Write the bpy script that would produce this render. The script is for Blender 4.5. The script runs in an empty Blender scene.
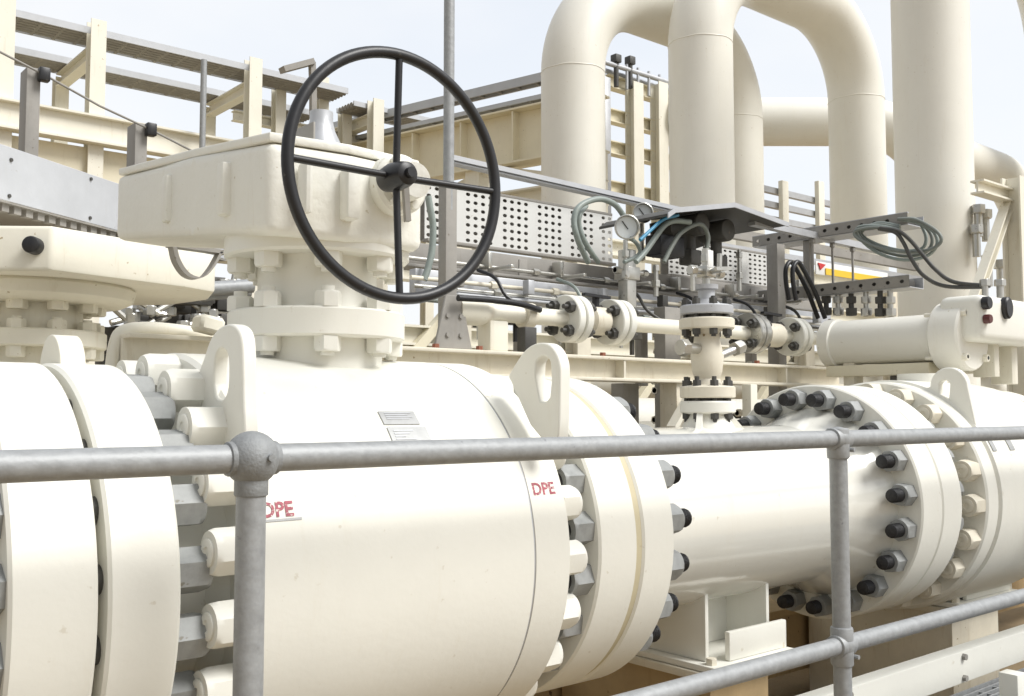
import bpy, bmesh, math, random
from mathutils import Vector, Matrix
random.seed(7)
R = math.radians; PI = math.pi
S = bpy.context.scene; COL = S.collection

# ------------------------------------------------------------------ camera frame
# world X runs along the pipe line (away to the right), world Y away from the walkway
FOC = 1000.0; PITCH = math.atan(62/1000.0); TH = R(50); EYE = 1.18
CT, ST = math.cos(TH), math.sin(TH)
def at(px, py, X=None, Y=None, Z=None):
    """point of the place seen at a pixel of the photo, on the plane X=, Y= or Z="""
    x = (px-512)/FOC; y = (348-py)/FOC
    d = math.cos(PITCH)-y*math.sin(PITCH); h = math.sin(PITCH)+y*math.cos(PITCH)
    v = Vector((d*CT+x*ST, d*ST-x*CT, h))
    k = Y/v.y if Y is not None else X/v.x if X is not None else (Z-EYE)/v.z
    return v*k+Vector((0, 0, EYE))

# ------------------------------------------------------------------ materials
def newmat(name):
    m = bpy.data.materials.new(name); m.use_nodes = True
    nt = m.node_tree; b = nt.nodes['Principled BSDF']
    return m, nt, b
def paint(name, col, rough=.35, var=.06, dirt=.10, dirtcol=(.38, .29, .17), metal=0, scale=3.0, bump=.04, coat=0, spec=.5, fine=60, speck=(38, .70)):
    m, nt, b = newmat(name); N = nt.nodes; L = nt.links
    tc = N.new('ShaderNodeTexCoord')
    n1 = N.new('ShaderNodeTexNoise'); n1.inputs['Scale'].default_value = scale; n1.inputs['Detail'].default_value = 6
    n1.inputs['Roughness'].default_value = .65
    L.new(tc.outputs['Object'], n1.inputs['Vector'])
    r1 = N.new('ShaderNodeValToRGB')
    r1.color_ramp.elements[0].position = .3; r1.color_ramp.elements[1].position = .7
    r1.color_ramp.elements[0].color = (*[c*(1-var) for c in col], 1); r1.color_ramp.elements[1].color = (*[min(1, c*(1+var*.5)) for c in col], 1)
    L.new(n1.outputs['Fac'], r1.inputs['Fac'])
    # streaky wear: noise stretched along z, broken up by a second noise
    mp = N.new('ShaderNodeMapping'); mp.inputs['Scale'].default_value = (9, 9, 1.2)
    L.new(tc.outputs['Object'], mp.inputs['Vector'])
    n2 = N.new('ShaderNodeTexNoise'); n2.inputs['Scale'].default_value = 2.2; n2.inputs['Detail'].default_value = 8; n2.inputs['Roughness'].default_value = .75
    L.new(mp.outputs['Vector'], n2.inputs['Vector'])
    r2 = N.new('ShaderNodeValToRGB'); r2.color_ramp.elements[0].position = .56; r2.color_ramp.elements[1].position = .80
    L.new(n2.outputs['Fac'], r2.inputs['Fac'])
    mu = N.new('ShaderNodeMath'); mu.operation = 'MULTIPLY'; mu.inputs[1].default_value = dirt
    L.new(r2.outputs['Color'], mu.inputs[0])
    mx = N.new('ShaderNodeMixRGB'); mx.inputs['Color2'].default_value = (*dirtcol, 1)
    L.new(mu.outputs[0], mx.inputs['Fac']); L.new(r1.outputs['Color'], mx.inputs['Color1'])
    # small chips and specks
    n4 = N.new('ShaderNodeTexNoise'); n4.inputs['Scale'].default_value = speck[0]; n4.inputs['Detail'].default_value = 4
    L.new(tc.outputs['Object'], n4.inputs['Vector'])
    r4 = N.new('ShaderNodeValToRGB'); r4.color_ramp.elements[0].position = speck[1]; r4.color_ramp.elements[1].position = speck[1]+.05
    L.new(n4.outputs['Fac'], r4.inputs['Fac'])
    m4 = N.new('ShaderNodeMath'); m4.operation = 'MULTIPLY'; m4.inputs[1].default_value = min(1, dirt*2.2); L.new(r4.outputs['Color'], m4.inputs[0])
    mx4 = N.new('ShaderNodeMixRGB'); mx4.inputs['Color2'].default_value = (*[c*.8 for c in dirtcol], 1)
    L.new(m4.outputs[0], mx4.inputs['Fac']); L.new(mx.outputs['Color'], mx4.inputs['Color1'])
    L.new(mx4.outputs['Color'], b.inputs['Base Color'])
    n3 = N.new('ShaderNodeTexNoise'); n3.inputs['Scale'].default_value = fine; n3.inputs['Detail'].default_value = 3
    L.new(tc.outputs['Object'], n3.inputs['Vector'])
    bp = N.new('ShaderNodeBump'); bp.inputs['Strength'].default_value = bump; bp.inputs['Distance'].default_value = .01
    L.new(n3.outputs['Fac'], bp.inputs['Height']); L.new(bp.outputs['Normal'], b.inputs['Normal'])
    mr = N.new('ShaderNodeMapRange'); mr.inputs['To Min'].default_value = rough*.8; mr.inputs['To Max'].default_value = min(1, rough*1.3)
    L.new(n1.outputs['Fac'], mr.inputs['Value']); L.new(mr.outputs['Result'], b.inputs['Roughness'])
    b.inputs['Metallic'].default_value = metal; b.inputs['Specular IOR Level'].default_value = spec
    if coat: b.inputs['Coat Weight'].default_value = coat; b.inputs['Coat Roughness'].default_value = .12
    return m
M = {}
M['valve'] = paint('valve_paint', (.80, .79, .72), .46, .04, .13, (.50, .40, .22))
M['pipe'] = paint('pipe_paint', (.80, .782, .71), .42, .05, .18, (.50, .40, .22), scale=1.5)
M['gloss'] = paint('glossy_pipe_paint', (.80, .79, .725), .13, .03, .14, (.50, .40, .22), scale=1.5, bump=.015, coat=.6, spec=.6)
M['casting'] = paint('painted_casting', (.80, .79, .72), .5, .05, .28, (.50, .40, .22), bump=.22, fine=48)
M['cream'] = paint('cream_steel_paint', (.80, .768, .66), .5, .06, .38, (.46, .33, .15))
M['oldcream'] = paint('weathered_cream_paint', (.74, .69, .57), .5, .09, .6, (.36, .25, .11), scale=9)
M['tan'] = paint('tan_paint', (.80, .74, .57), .5, .06, .25)
M['gap'] = paint('gap_shade_paint', (.56, .50, .34), .55, .08, .4)  # tone of cream in shade, put into the colour
M['galv'] = paint('galvanised_tube', (.335, .345, .35), .52, .18, .35, (.24, .24, .25), metal=.3, scale=40, bump=.12)
M['cast'] = paint('grey_casting', (.27, .28, .285), .6, .2, .3, (.12, .12, .12), metal=.2, scale=30, bump=.18, fine=160)
M['sheet'] = paint('galvanised_sheet', (.50, .51, .53), .45, .10, .25, (.28, .25, .2), metal=.4, scale=8)
M['lightsheet'] = paint('pale_sheet_metal', (.50, .515, .54), .5, .08, .2, (.4, .38, .33), metal=.1, scale=6)
M['greybrown'] = paint('weathered_grey_steel', (.30, .285, .26), .6, .15, .4, (.16, .12, .08), scale=10)
M['nutgrey'] = paint('zinc_nut', (.33, .34, .335), .55, .2, .4, (.22, .2, .16), metal=.2, scale=30)
M['black'] = paint('black_paint', (.013, .013, .015), .38, .3, .35, (.09, .085, .075), bump=.02)
M['cap'] = paint('black_stud_coating', (.016, .016, .018), .5, .3, .2, (.09, .08, .07), bump=.3, fine=200)
M['dark'] = paint('dark_grey_metal', (.07, .068, .062), .5, .3, .5, (.16, .13, .09), scale=14)
M['steel'] = paint('stainless_fitting', (.55, .54, .50), .28, .12, .3, (.2, .17, .12), metal=.8, scale=25)
M['hose'] = paint('grey_hose', (.20, .22, .20), .5, .15, .3, (.1, .1, .09), scale=15)
M['hosegreen'] = paint('green_grey_hose', (.25, .29, .27), .4, .15, .2, scale=15)
M['blue'] = paint('blue_tube', (.05, .25, .42), .4, .1, .1)
M['plate'] = paint('etched_name_plate', (.40, .405, .40), .45, .12, .3, (.2, .2, .2), metal=.3, scale=40)
M['red'] = paint('red_lettering', (.40, .09, .12), .5, .35, .45, (.85, .70, .66), scale=60, speck=(210, .57))
M['signred'] = paint('sign_red', (.55, .03, .03), .5, .05, .1)
M['signyellow'] = paint('sign_yellow', (.78, .52, .03), .5, .05, .1)
M['white'] = paint('white_paint', (.80, .80, .78), .4, .03, .08)
M['palegrey'] = paint('pale_grey_paint', (.64, .64, .62), .5, .06, .3, (.4, .35, .26))
M['gaugeface'] = paint('gauge_face', (.72, .76, .77), .25, .06, .05)
M['ground'] = paint('sandy_concrete', (.30, .225, .13), .9, .25, .5, (.22, .15, .08), scale=2, bump=.4)
M['deepred'] = paint('deep_red_button', (.10, .018, .015), .4, .2, .2)
M['brown'] = paint('brown_shade_paint', (.44, .32, .17), .7, .2, .5, (.15, .09, .04), scale=5)  # shade under the pipe put into the colour of the steelwork there
M['rust'] = paint('rusty_red_metal', (.26, .09, .05), .6, .2, .3)

# ------------------------------------------------------------------ mesh builder
class MB:
    def __init__(s): s.bm = bmesh.new()
    def box(s, a, b, bev=0, seg=2, rot=None, c=None):
        """axis box between corners a, b"""
        a = Vector(a); b = Vector(b); m = (a+b)/2; d = b-a
        t = bmesh.new(); bmesh.ops.create_cube(t, size=1)
        bmesh.ops.scale(t, vec=[abs(v) for v in d], verts=t.verts)
        if bev: bmesh.ops.bevel(t, geom=t.edges[:], offset=bev, segments=seg, profile=.5, affect='EDGES')
        if rot: bmesh.ops.rotate(t, matrix=Matrix(rot), verts=t.verts)
        bmesh.ops.translate(t, vec=m, verts=t.verts)
        return s._add(t)
    def bar(s, p, q, w, h, bev=0, up=(0, 0, 1)):
        """rectangular bar from p to q, w across, h along up"""
        p = Vector(p); q = Vector(q); d = q-p; L = d.length; x = d.normalized()
        y = Vector(up).cross(x).normalized(); z = x.cross(y)
        t = bmesh.new(); bmesh.ops.create_cube(t, size=1)
        bmesh.ops.scale(t, vec=(L, w, h), verts=t.verts)
        if bev: bmesh.ops.bevel(t, geom=t.edges[:], offset=bev, segments=1, affect='EDGES')
        mt = Matrix((x, y, z)).transposed().to_4x4(); mt.translation = (p+q)/2
        bmesh.ops.transform(t, matrix=mt, verts=t.verts)
        return s._add(t)
    def _add(s, t):
        mp = {}
        for v in t.verts: mp[v] = s.bm.verts.new(v.co)
        for f in t.faces:
            try: s.bm.faces.new([mp[v] for v in f.verts])
            except ValueError: pass
        t.free(); return s
    def ring(s, rings, closed=False, caps=True):
        """skin a list of vertex rings"""
        vs = [[s.bm.verts.new(p) for p in r] for r in rings]
        n = len(vs[0]); k = len(vs)
        for i in range(k if closed else k-1):
            a = vs[i]; b = vs[(i+1) % k]
            for j in range(n): s.bm.faces.new((a[j], a[(j+1) % n], b[(j+1) % n], b[j]))
        if caps and not closed:
            s.bm.faces.new(vs[0][::-1]); s.bm.faces.new(vs[-1])
        return s
    def lathe(s, o, ax, prof, seg=48):
        """prof = [(distance along ax, radius)...] solid of revolution"""
        o = Vector(o); ax = Vector(ax).normalized()
        u = ax.orthogonal().normalized(); v = ax.cross(u)
        rs = []
        for d, r in prof:
            rs.append([o+ax*d+(u*math.cos(a)+v*math.sin(a))*max(r, 1e-4) for a in [2*PI*i/seg for i in range(seg)]])
        return s.ring(rs)
    def cyl(s, p, q, r, seg=24, r2=None, bev=0):
        p = Vector(p); q = Vector(q); L = (q-p).length; r2 = r if r2 is None else r2
        if bev: return s.lathe(p, q-p, [(0, r-bev), (bev*.3, r-bev*.3), (bev, r), (L-bev, r2), (L-bev*.3, r2-bev*.3), (L, r2-bev)], seg)
        return s.lathe(p, q-p, [(0, r), (L, r2)], seg)
    def tube(s, pts, r, seg=12, closed=False, flat=None):
        pts = [Vector(p) for p in pts]; n = len(pts); rs = []; prev = None
        for i, p in enumerate(pts):
            a = pts[(i-1) % n] if (closed or i > 0) else p
            b = pts[(i+1) % n] if (closed or i < n-1) else p
            t = (b-a).normalized()
            if prev is None: u = t.orthogonal().normalized()
            else:
                u = prev-t*prev.dot(t); u.normalize()
            prev = u; v = t.cross(u)
            rs.append([p+(u*math.cos(q)+v*math.sin(q))*r for q in [2*PI*j/seg for j in range(seg)]])
        return s.ring(rs, closed=closed)
    def prism(s, poly, d, bev=0, seg=2):
        """poly = 3-D outline, extruded by vector d"""
        t = bmesh.new(); d = Vector(d)
        a = [t.verts.new(p) for p in poly]; b = [t.verts.new(Vector(p)+d) for p in poly]
        t.faces.new(a[::-1]); t.faces.new(b)
        n = len(a)
        for i in range(n): t.faces.new((a[i], a[(i+1) % n], b[(i+1) % n], b[i]))
        if bev: bmesh.ops.bevel(t, geom=t.edges[:], offset=bev, segments=seg, profile=.5, affect='EDGES', clamp_overlap=True)
        return s._add(t)
    def sphere(s, c, r, sc=(1, 1, 1), seg=20):
        t = bmesh.new(); bmesh.ops.create_uvsphere(t, u_segments=seg, v_segments=seg//2, radius=r)
        bmesh.ops.scale(t, vec=sc, verts=t.verts); bmesh.ops.translate(t, vec=c, verts=t.verts)
        return s._add(t)
    def hexnut(s, p, ax, af, h, cham=.18, ph=0, rnd=1.0):
        p = Vector(p); ax = Vector(ax).normalized()
        u = ax.orthogonal().normalized(); v = ax.cross(u); rc = af/math.sqrt(3); rs = []
        N = 24
        def rr(a, lim):
            b = (a-ph) % (PI/3); hx = af/2/math.cos(b-PI/6); return min(hx, lim)
        for d, lim in ((0, rc*rnd), (h*(1-cham), rc*rnd), (h*(1-cham*.4), rc*.955*rnd), (h, rc*.87)):
            rs.append([p+ax*d+(u*math.cos(a)+v*math.sin(a))*rr(a, lim) for a in [2*PI*i/N for i in range(N)]])
        return s.ring(rs)
    def plate_holes(s, o, ux, uy, nx, ny, cx, cy, hr, th, skip=None, hy=None):
        """perforated plate: nx*ny cells each with an octagonal slot; o corner, ux/uy unit directions"""
        o = Vector(o); ux = Vector(ux); uy = Vector(uy); nz = ux.cross(uy).normalized()*th; hy = hy or hr
        for side in (0, 1):
            off = nz*side
            for i in range(nx):
                for j in range(ny):
                    c0 = o+off+ux*(cx*(i+.5))+uy*(cy*(j+.5))
                    sq = []; ho = []
                    for a in range(8):
                        an = PI/4*a; ca, sa = math.cos(an), math.sin(an); k = max(abs(ca), abs(sa))
                        sq.append(s.bm.verts.new(c0+ux*(cx/2*ca/k)+uy*(cy/2*sa/k)))
                        ho.append(s.bm.verts.new(c0+ux*(hr*ca)+uy*(hy*sa)))
                    if skip and skip(i, j):
                        s.bm.faces.new(sq if side else sq[::-1]); continue
                    for a in range(8):
                        q = (sq[a], sq[(a+1) % 8], ho[(a+1) % 8], ho[a])
                        s.bm.faces.new(q if side else q[::-1])
        bmesh.ops.remove_doubles(s.bm, verts=s.bm.verts, dist=1e-5)
        return s
    def build(s, name, mat, parent=None, sharp=38):
        bm = s.bm
        bmesh.ops.recalc_face_normals(bm, faces=bm.faces)
        if parent is not None:
            off = wpos(parent)
            bmesh.ops.translate(bm, vec=-off, verts=bm.verts)
        lim = R(sharp)
        for f in bm.faces: f.smooth = True
        for e in bm.edges:
            if len(e.link_faces) == 2 and e.calc_face_angle(0) > lim: e.smooth = False
        first = None
        for vs in (s.pieces() if parent is not None else [None]):
            me = bpy.data.meshes.new(name)
            if vs is None: bm.to_mesh(me)
            else:
                t = bm.copy(); keep = set(vs)
                t.verts.ensure_lookup_table()
                bmesh.ops.delete(t, geom=[v for v in t.verts if v.index not in keep], context='VERTS'); t.to_mesh(me); t.free()
            me.materials.append(mat)
            o = bpy.data.objects.new(name, me); COL.objects.link(o)
            if parent is not None: o.parent = parent
            first = first or o
        bm.free()
        return first
    def pieces(s):
        """vertex indices of each piece of the mesh that stands apart from the others"""
        bm = s.bm; bm.verts.index_update(); seen = set(); comp = []
        for v in bm.verts:
            if v.index in seen: continue
            st = [v]; seen.add(v.index); c = []
            while st:
                w = st.pop(); c.append(w)
                for e in w.link_edges:
                    u = e.other_vert(w)
                    if u.index not in seen: seen.add(u.index); st.append(u)
            lo = [min(w.co[i] for w in c)-.002 for i in range(3)]; hi = [max(w.co[i] for w in c)+.002 for i in range(3)]
            comp.append(([w.index for w in c], lo, hi))
        n = len(comp); par = list(range(n))
        def find(i):
            while par[i] != i: i = par[i]
            return i
        for i in range(n):
            for j in range(i):
                if all(comp[i][1][k] <= comp[j][2][k] and comp[j][1][k] <= comp[i][2][k] for k in range(3)): par[find(i)] = find(j)
        g = {}
        for i in range(n): g.setdefault(find(i), []).extend(comp[i][0])
        return list(g.values()) if len(g) > 1 else [None]
def wpos(o):
    p = Vector(o.location); q = o.parent
    while q is not None: p = p+Vector(q.location); q = q.parent
    return p
def tag(o, label=None, cat=None, group=None, kind=None):
    if label: o['label'] = label
    if cat: o['category'] = cat
    if group: o['group'] = group
    if kind: o['kind'] = kind
    return o
def thing(name, loc, label, cat, group=None):
    o = bpy.data.objects.new(name, None); COL.objects.link(o); o.location = loc; o.empty_display_size = .1
    return tag(o, label, cat, group)
def copy_tree(o, parent=None):
    c = o.copy(); COL.objects.link(c)
    if parent is not None: c.parent = parent
    for ch in o.children: copy_tree(ch, c)
    return c
def arc(c, r, u, v, a0, a1, n):
    c = Vector(c); u = Vector(u); v = Vector(v)
    return [c+(u*math.cos(a)+v*math.sin(a))*r for a in [a0+(a1-a0)*i/n for i in range(n+1)]]
def smooth_path(pts, k=6):
    """Catmull-Rom through the points"""
    P = [Vector(p) for p in pts]; P = [P[0]*2-P[1]]+P+[P[-1]*2-P[-2]]; out = []
    for i in range(1, len(P)-2):
        a, b, c, d = P[i-1:i+3]
        for j in range(k):
            t = j/k
            out.append(.5*((2*b)+(c-a)*t+(2*a-5*b+4*c-d)*t*t+(3*b-a-3*c+d)*t**3))
    out.append(P[-2]); return out

# ------------------------------------------------------------------ setting
GZ = -.12
g = MB(); g.box((-300, -300, GZ-.5), (300, 300, GZ)); g = g.build('ground', M['ground']); tag(g, kind='structure')

PY, PZ = 2.17, .841        # main pipe axis
FR = .434                  # flange radius
BC = .381                  # bolt circle
NB = 20; PH = .44

def bolt_ring(parent, xs, r, n, ph, part, make_first):
    """n copies of the part made by make_first() (built at the origin, axis X) round the pipe axis"""
    first = None
    for k in range(n):
        a = ph-k*2*PI/n
        o = make_first() if first is None else first.copy()
        if first is None: first = o
        else:
            COL.objects.link(o)
            for ch in first.children:
                c = ch.copy(); COL.objects.link(c); c.parent = o
        o.parent = parent
        dx = random.uniform(-.007, .007) if len(o.children) else 0     # studs stick out unequally, nuts stay seated
        for ch in o.children: ch.location.x = -dx
        o.location = Vector((xs+dx, PY+r*math.sin(a), PZ+r*math.cos(a)))-wpos(parent)
        o.rotation_euler = (random.uniform(0, PI/3), 0, 0)
def stud_maker(x0, x1, nl, nr, mat_stud, mat_nut, af=.07, rs=.024, h=.062, nutname='nut'):
    """stud rod from x0 to x1 with a nut child whose washer face sits at each of nl (facing -X) and nr (facing +X)"""
    def f():
        m = MB(); pr = [(0, rs*.75), (.003, rs*.92)]; L = x1-x0
        for k in range(10): pr += [(.006+k*.0072, rs*.90), (.0096+k*.0072, rs)]
        for k in range(10): pr += [(L-.0096-(9-k)*.0072, rs), (L-.006-(9-k)*.0072, rs*.90)]
        pr += [(L-.003, rs*.92), (L, rs*.75)]; m.lathe((x0, 0, 0), (1, 0, 0), pr, 16)
        s = m.build('stud_bolt', mat_stud)
        for x, d in ((nl, -1), (nr, 1)):
            if x is None: continue
            n = MB(); n.hexnut((x, 0, 0), (d, 0, 0), af, h); n.build(nutname, mat_nut, s)
        return s
    return f
def nut_maker(d, mat, af=.076, h=.068):
    def f():
        n = MB(); n.hexnut((0, 0, 0), (d, 0, 0), af, h, .2, 0, .975)
        n.lathe((d*(h-.002), 0, 0), (d, 0, 0), [(0, .026), (.006, .026), (.008, .022), (.008, .012), (.004, .010), (.004, 0)], 18)
        return n.build('nut', mat)
    return f
def lug(parent, X, th, base_pts, top, r, hole, hole_w, hole_h, mat):
    """lifting lug: plate in the plane X.. with a slot, outline base - rounded head"""
    by0, by1, bz0, bz1 = base_pts
    ty, tz = top
    out = [(by1, bz1)]
    a0, a1 = PI*.93, PI*.0
    head = [(ty+r*math.cos(a), tz+r*math.sin(a)) for a in [PI*.95-PI*.95*i/14 for i in range(15)]]
    # outline from the far base over the head to the near base
    outline = [(by1, bz1)]+[(ty-r*math.cos(a0_), tz+r*math.sin(a0_)) for a0_ in [PI-PI*i/16 for i in range(17)]]+[(by0, bz0)]
    n = len(outline)
    slot = []
    hy, hz = hole
    for i in range(n): slot.append(None)
    bm = MB()
    # slot as a ring of n points matched to the outline by angle
    cen = Vector((hy, hz)); ring_o = outline; ring_i = []
    for (y, z) in ring_o:
        a = math.atan2(z-hz, y-hy); ca, sa = math.cos(a), math.sin(a)
        # stadium
        L = max(hole_h-hole_w, 0)
        px, pz = hole_w*ca, hole_w*sa+(L if sa > .15 else -L if sa < -.15 else L*sa/.15)
        ring_i.append((hy+px, hz+pz))
    A = [[bm.bm.verts.new((X+s, y, z)) for (y, z) in ring_o] for s in (0, th)]
    B = [[bm.bm.verts.new((X+s, y, z)) for (y, z) in ring_i] for s in (0, th)]
    for i in range(n):
        j = (i+1) % n
        bm.bm.faces.new((A[0][i], A[0][j], B[0][j], B[0][i])); bm.bm.faces.new((A[1][j], A[1][i], B[1][i], B[1][j]))
        bm.bm.faces.new((A[0][j], A[0][i], A[1][i], A[1][j])); bm.bm.faces.new((B[0][i], B[0][j], B[1][j], B[1][i]))
    o = bm.build('lifting_lug', mat, parent)
    md = o.modifiers.new('bevel', 'BEVEL'); md.width = .005; md.segments = 2; md.limit_method = 'ANGLE'
    return o
AX = (1, 0, 0)
def pax(x): return (x, PY, PZ)

# ------------------------------------------------------------------ guard rail
RY, RZ, RM = 1.553, 1.10, .537
rail = thing('guard_rail', (.74, RY, GZ), 'galvanised tube guard rail with ball joints running along the walkway in front of the valves', 'guard rail')
MB().cyl((-1.6, RY, RZ), (6.5, RY, RZ), .0237, 24).build('top_rail', M['galv'], rail)
MB().cyl((-1.6, RY-.0, RM), (6.5, RY-.0, RM), .0237, 24).build('mid_rail', M['galv'], rail)
for i, px in enumerate((-1.0, .74, 2.484, 4.23, 5.97)):
    MB().cyl((px, RY, GZ+.002), (px, RY, RZ-.01), .0245, 24).build('post', M['galv'], rail)
    for z in (RZ, RM):
        m = MB()
        if i in (0, 1):
            m.sphere((px, RY, z), .0455, (1, 1, 1), 32)
            m.cyl((px, RY, z-.062), (px, RY, z-.02), .0278, 24, bev=.003)
            m.cyl((px-.044, RY, z), (px+.044, RY, z), .0285, 24, bev=.003)
            m.cyl((px+.012, RY-.050, z+.002), (px+.012, RY-.03, z+.002), .006, 10)
            m.build('rail_fitting', M['cast'], rail)
        else:
            m.cyl((px-.035, RY, z), (px+.035, RY, z), .0305, 24, bev=.004)
            m.cyl((px, RY, z-.055), (px, RY, z+(.03 if z == RZ else .05)), .0305, 24, bev=.005)
            m.sphere((px, RY, z), .034)
            m.cyl((px+.022, RY-.038, z-.03), (px+.022, RY-.02, z-.03), .006, 8)
            m.build('rail_fitting', M['galv'], rail)

# ------------------------------------------------------------------ left flanged pipe (bottom left corner)
lp = thing('flanged_pipe', (.2, PY, GZ), 'white flanged pipe end at the left edge, bolted to the valve with the black handwheel', 'pipe')
MB().lathe(pax(-2.2), AX, [(0, .28), (2.45, .28), (2.62, .335), (2.63, .335)], 64).build('pipe', M['valve'], lp)
MB().lathe(pax(.42), AX, [(0, .30), (0, FR-.006), (.006, FR), (.133, FR), (.139, FR-.006), (.139, .360), (.1455, .360), (.1455, .2)], 96).build('flange', M['valve'], lp)
bolt_ring(lp, 0, BC, NB, PH, 'stud_bolt', stud_maker(.345, .75, .42, .70, M['dark'], M['nutgrey'], .074, .026, .066))

# ------------------------------------------------------------------ main valve
mv = thing('ball_valve', (1.2, PY, GZ), 'large white ball valve with the big black handwheel on its gearbox', 'valve')
def groove(x, r, w=.006, d=.006): return [(x-w, r), (x-w*.4, r-d), (x+w*.4, r-d), (x+w, r)]
MB().lathe((0, PY, PZ), AX, [(.83, .34), (.83, .455), (.839, .464)]+[(1.494, .464), (1.4985, .4628), (1.4992, .450), (1.5038, .450), (1.5045, .4628), (1.509, .4635), (1.607, .4635), (1.617, .453), (1.617, .34)], 160).build('body', M['valve'], mv)
MB().lathe((0, PY, PZ), AX, [(.566, .2), (.566, .362), (.575, .362), (.575, FR-.006), (.581, FR), (.694, FR), (.70, FR-.006), (.70, .345), (.72, .30), (.80, .30), (.84, .36)], 96).build('end_flange', M['valve'], mv)
MB().lathe((0, PY, PZ), AX, [(1.58, .36), (1.62, .30), (1.70, .30), (1.735, .35), (1.735, FR-.006), (1.741, FR), (1.864, FR), (1.870, FR-.006), (1.870, .425), (1.888, .425), (1.888, .2)], 96).build('end_flange', M['valve'], mv)
MB().lathe((0, PY, PZ), AX, [(.5592, .2), (.5592, .372), (.5745, .372), (.5745, .2)], 96).build('gap_shade_band', M['gap'], mv)  # tan rings added to paint the shade in the flange gaps
MB().lathe((0, PY, PZ), AX, [(1.8705, .3), (1.8705, .428), (1.8895, .428), (1.8895, .3)], 96).build('gap_shade_band', M['gap'], mv)
MB().lathe((0, PY, PZ), AX, [(1.4993, .43), (1.4993, .4612), (1.5037, .4612), (1.5037, .43)], 160).build('joint_seal', M['sheet'], mv)
bolt_ring(mv, .83, .418, NB, PH+PI/NB-.09, 'nut', nut_maker(-1, M['valve'], .078, .072))
bolt_ring(mv, 1.617, .412, NB, PH+PI/NB, 'nut', nut_maker(1, M['valve'], .078, .06))
def lug_outline(parent, X, th, px, slot, mat):
    """lifting lug in the plane X: outline given as points, slot = (centre, half width, half height) as points"""
    P = smooth_path([(p.y, p.z, 0) for p in [at(a, b, X=X) for a, b in px]], 3)
    (cx, cy), sw, sh = slot; c = at(cx, cy, X=X); hw = abs(at(cx+sw, cy, X=X).y-c.y); hh = abs(at(cx, cy+sh, X=X).z-c.z)
    ro = [(p.x, p.y) for p in P]; ri = []
    for y, z in ro:
        a = math.atan2(z-c.z, y-c.y); ca, sa = math.cos(a), math.sin(a); L = hh-hw
        ri.append((c.y+hw*ca, c.z+hw*sa+max(-L, min(L, L*sa*2.2))))
    bm = MB(); n = len(ro)
    A = [[bm.bm.verts.new((X+q, y, z)) for y, z in ro] for q in (0, th)]
    B = [[bm.bm.verts.new((X+q, y, z)) for y, z in ri] for q in (0, th)]
    for i in range(n):
        j = (i+1) % n
        bm.bm.faces.new((A[0][i], A[0][j], B[0][j], B[0][i])); bm.bm.faces.new((A[1][j], A[1][i], B[1][i], B[1][j]))
        bm.bm.faces.new((A[0][j], A[0][i], A[1][i], A[1][j])); bm.bm.faces.new((B[0][i], B[0][j], B[1][j], B[1][i]))
    o = bm.build('lifting_lug', mat, parent)
    md = o.modifiers.new('bevel', 'BEVEL'); md.width = .004; md.segments = 2; md.limit_method = 'ANGLE'; md.angle_limit = R(40)
    return o
lug_outline(mv, .826, .03, [(184, 402), (194, 382), (203, 360), (209, 342), (217, 330), (227, 324), (235, 326), (240, 334), (242, 350), (243, 395), (243, 442), (225, 445), (200, 425)], ((221, 374), 7.5, 26), M['valve'])
lug_outline(mv, 1.545, .033, [(508, 376), (517, 361), (525, 350), (534, 344), (545, 343), (553, 348), (559, 361), (560, 380), (558, 437), (548, 445), (530, 425)], ((543, 379), 8, 23), M['valve'])
# name plates curved on the body
def on_body(px, py, r=.4675):
    """where the sight line of a pixel meets the cylinder of radius r about the pipe axis"""
    e = Vector((0, 0, EYE)); d = at(px, py, Y=1.0)-e
    a = d.y**2+d.z**2; oy, oz = e.y-PY, e.z-PZ
    b = 2*(d.y*oy+d.z*oz); c = oy*oy+oz*oz-r*r
    k = (-b-math.sqrt(b*b-4*a*c))/(2*a); return e+d*k
def curved_plate(x0, x1, a0, a1, r, th, n=8):
    m = MB(); rs = []
    for i in range(n+1):
        a = a0+(a1-a0)*i/n; y, z = math.sin(a), math.cos(a)
        rs.append([(x0, PY-y*r, PZ+z*r), (x1, PY-y*r, PZ+z*r), (x1, PY-y*(r+th), PZ+z*(r+th)), (x0, PY-y*(r+th), PZ+z*(r+th))])
    return m.ring(rs)
def ang(p): return math.atan2(PY-p.y, p.z-PZ)
p0, p1, p2, p3 = on_body(378, 411), on_body(414, 412), on_body(384, 427), on_body(436, 440)
curved_plate(p0.x, p1.x, ang(p0), ang(on_body(390, 424)), .464, .003).build('name_plate', M['plate'], mv)
curved_plate(p0.x+.003, p3.x-.012, ang(p2), ang(p3)+.03, .464, .003).build('name_plate', M['plate'], mv)
m = MB()
for k in range(4):
    a = ang(p0)+.012+k*.012; b = ang(p2)+.02+k*.016
    m._add(curved_plate(p0.x+.012, p1.x-.012-.01*(k % 2), a, a+.004, .467, .0012, 1).bm)
    m._add(curved_plate(p0.x+.014, p3.x-.05-.012*(k % 3), b, b+.005, .467, .0012, 1).bm)
m.build('plate_engraving', M['sheet'], mv)
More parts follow.
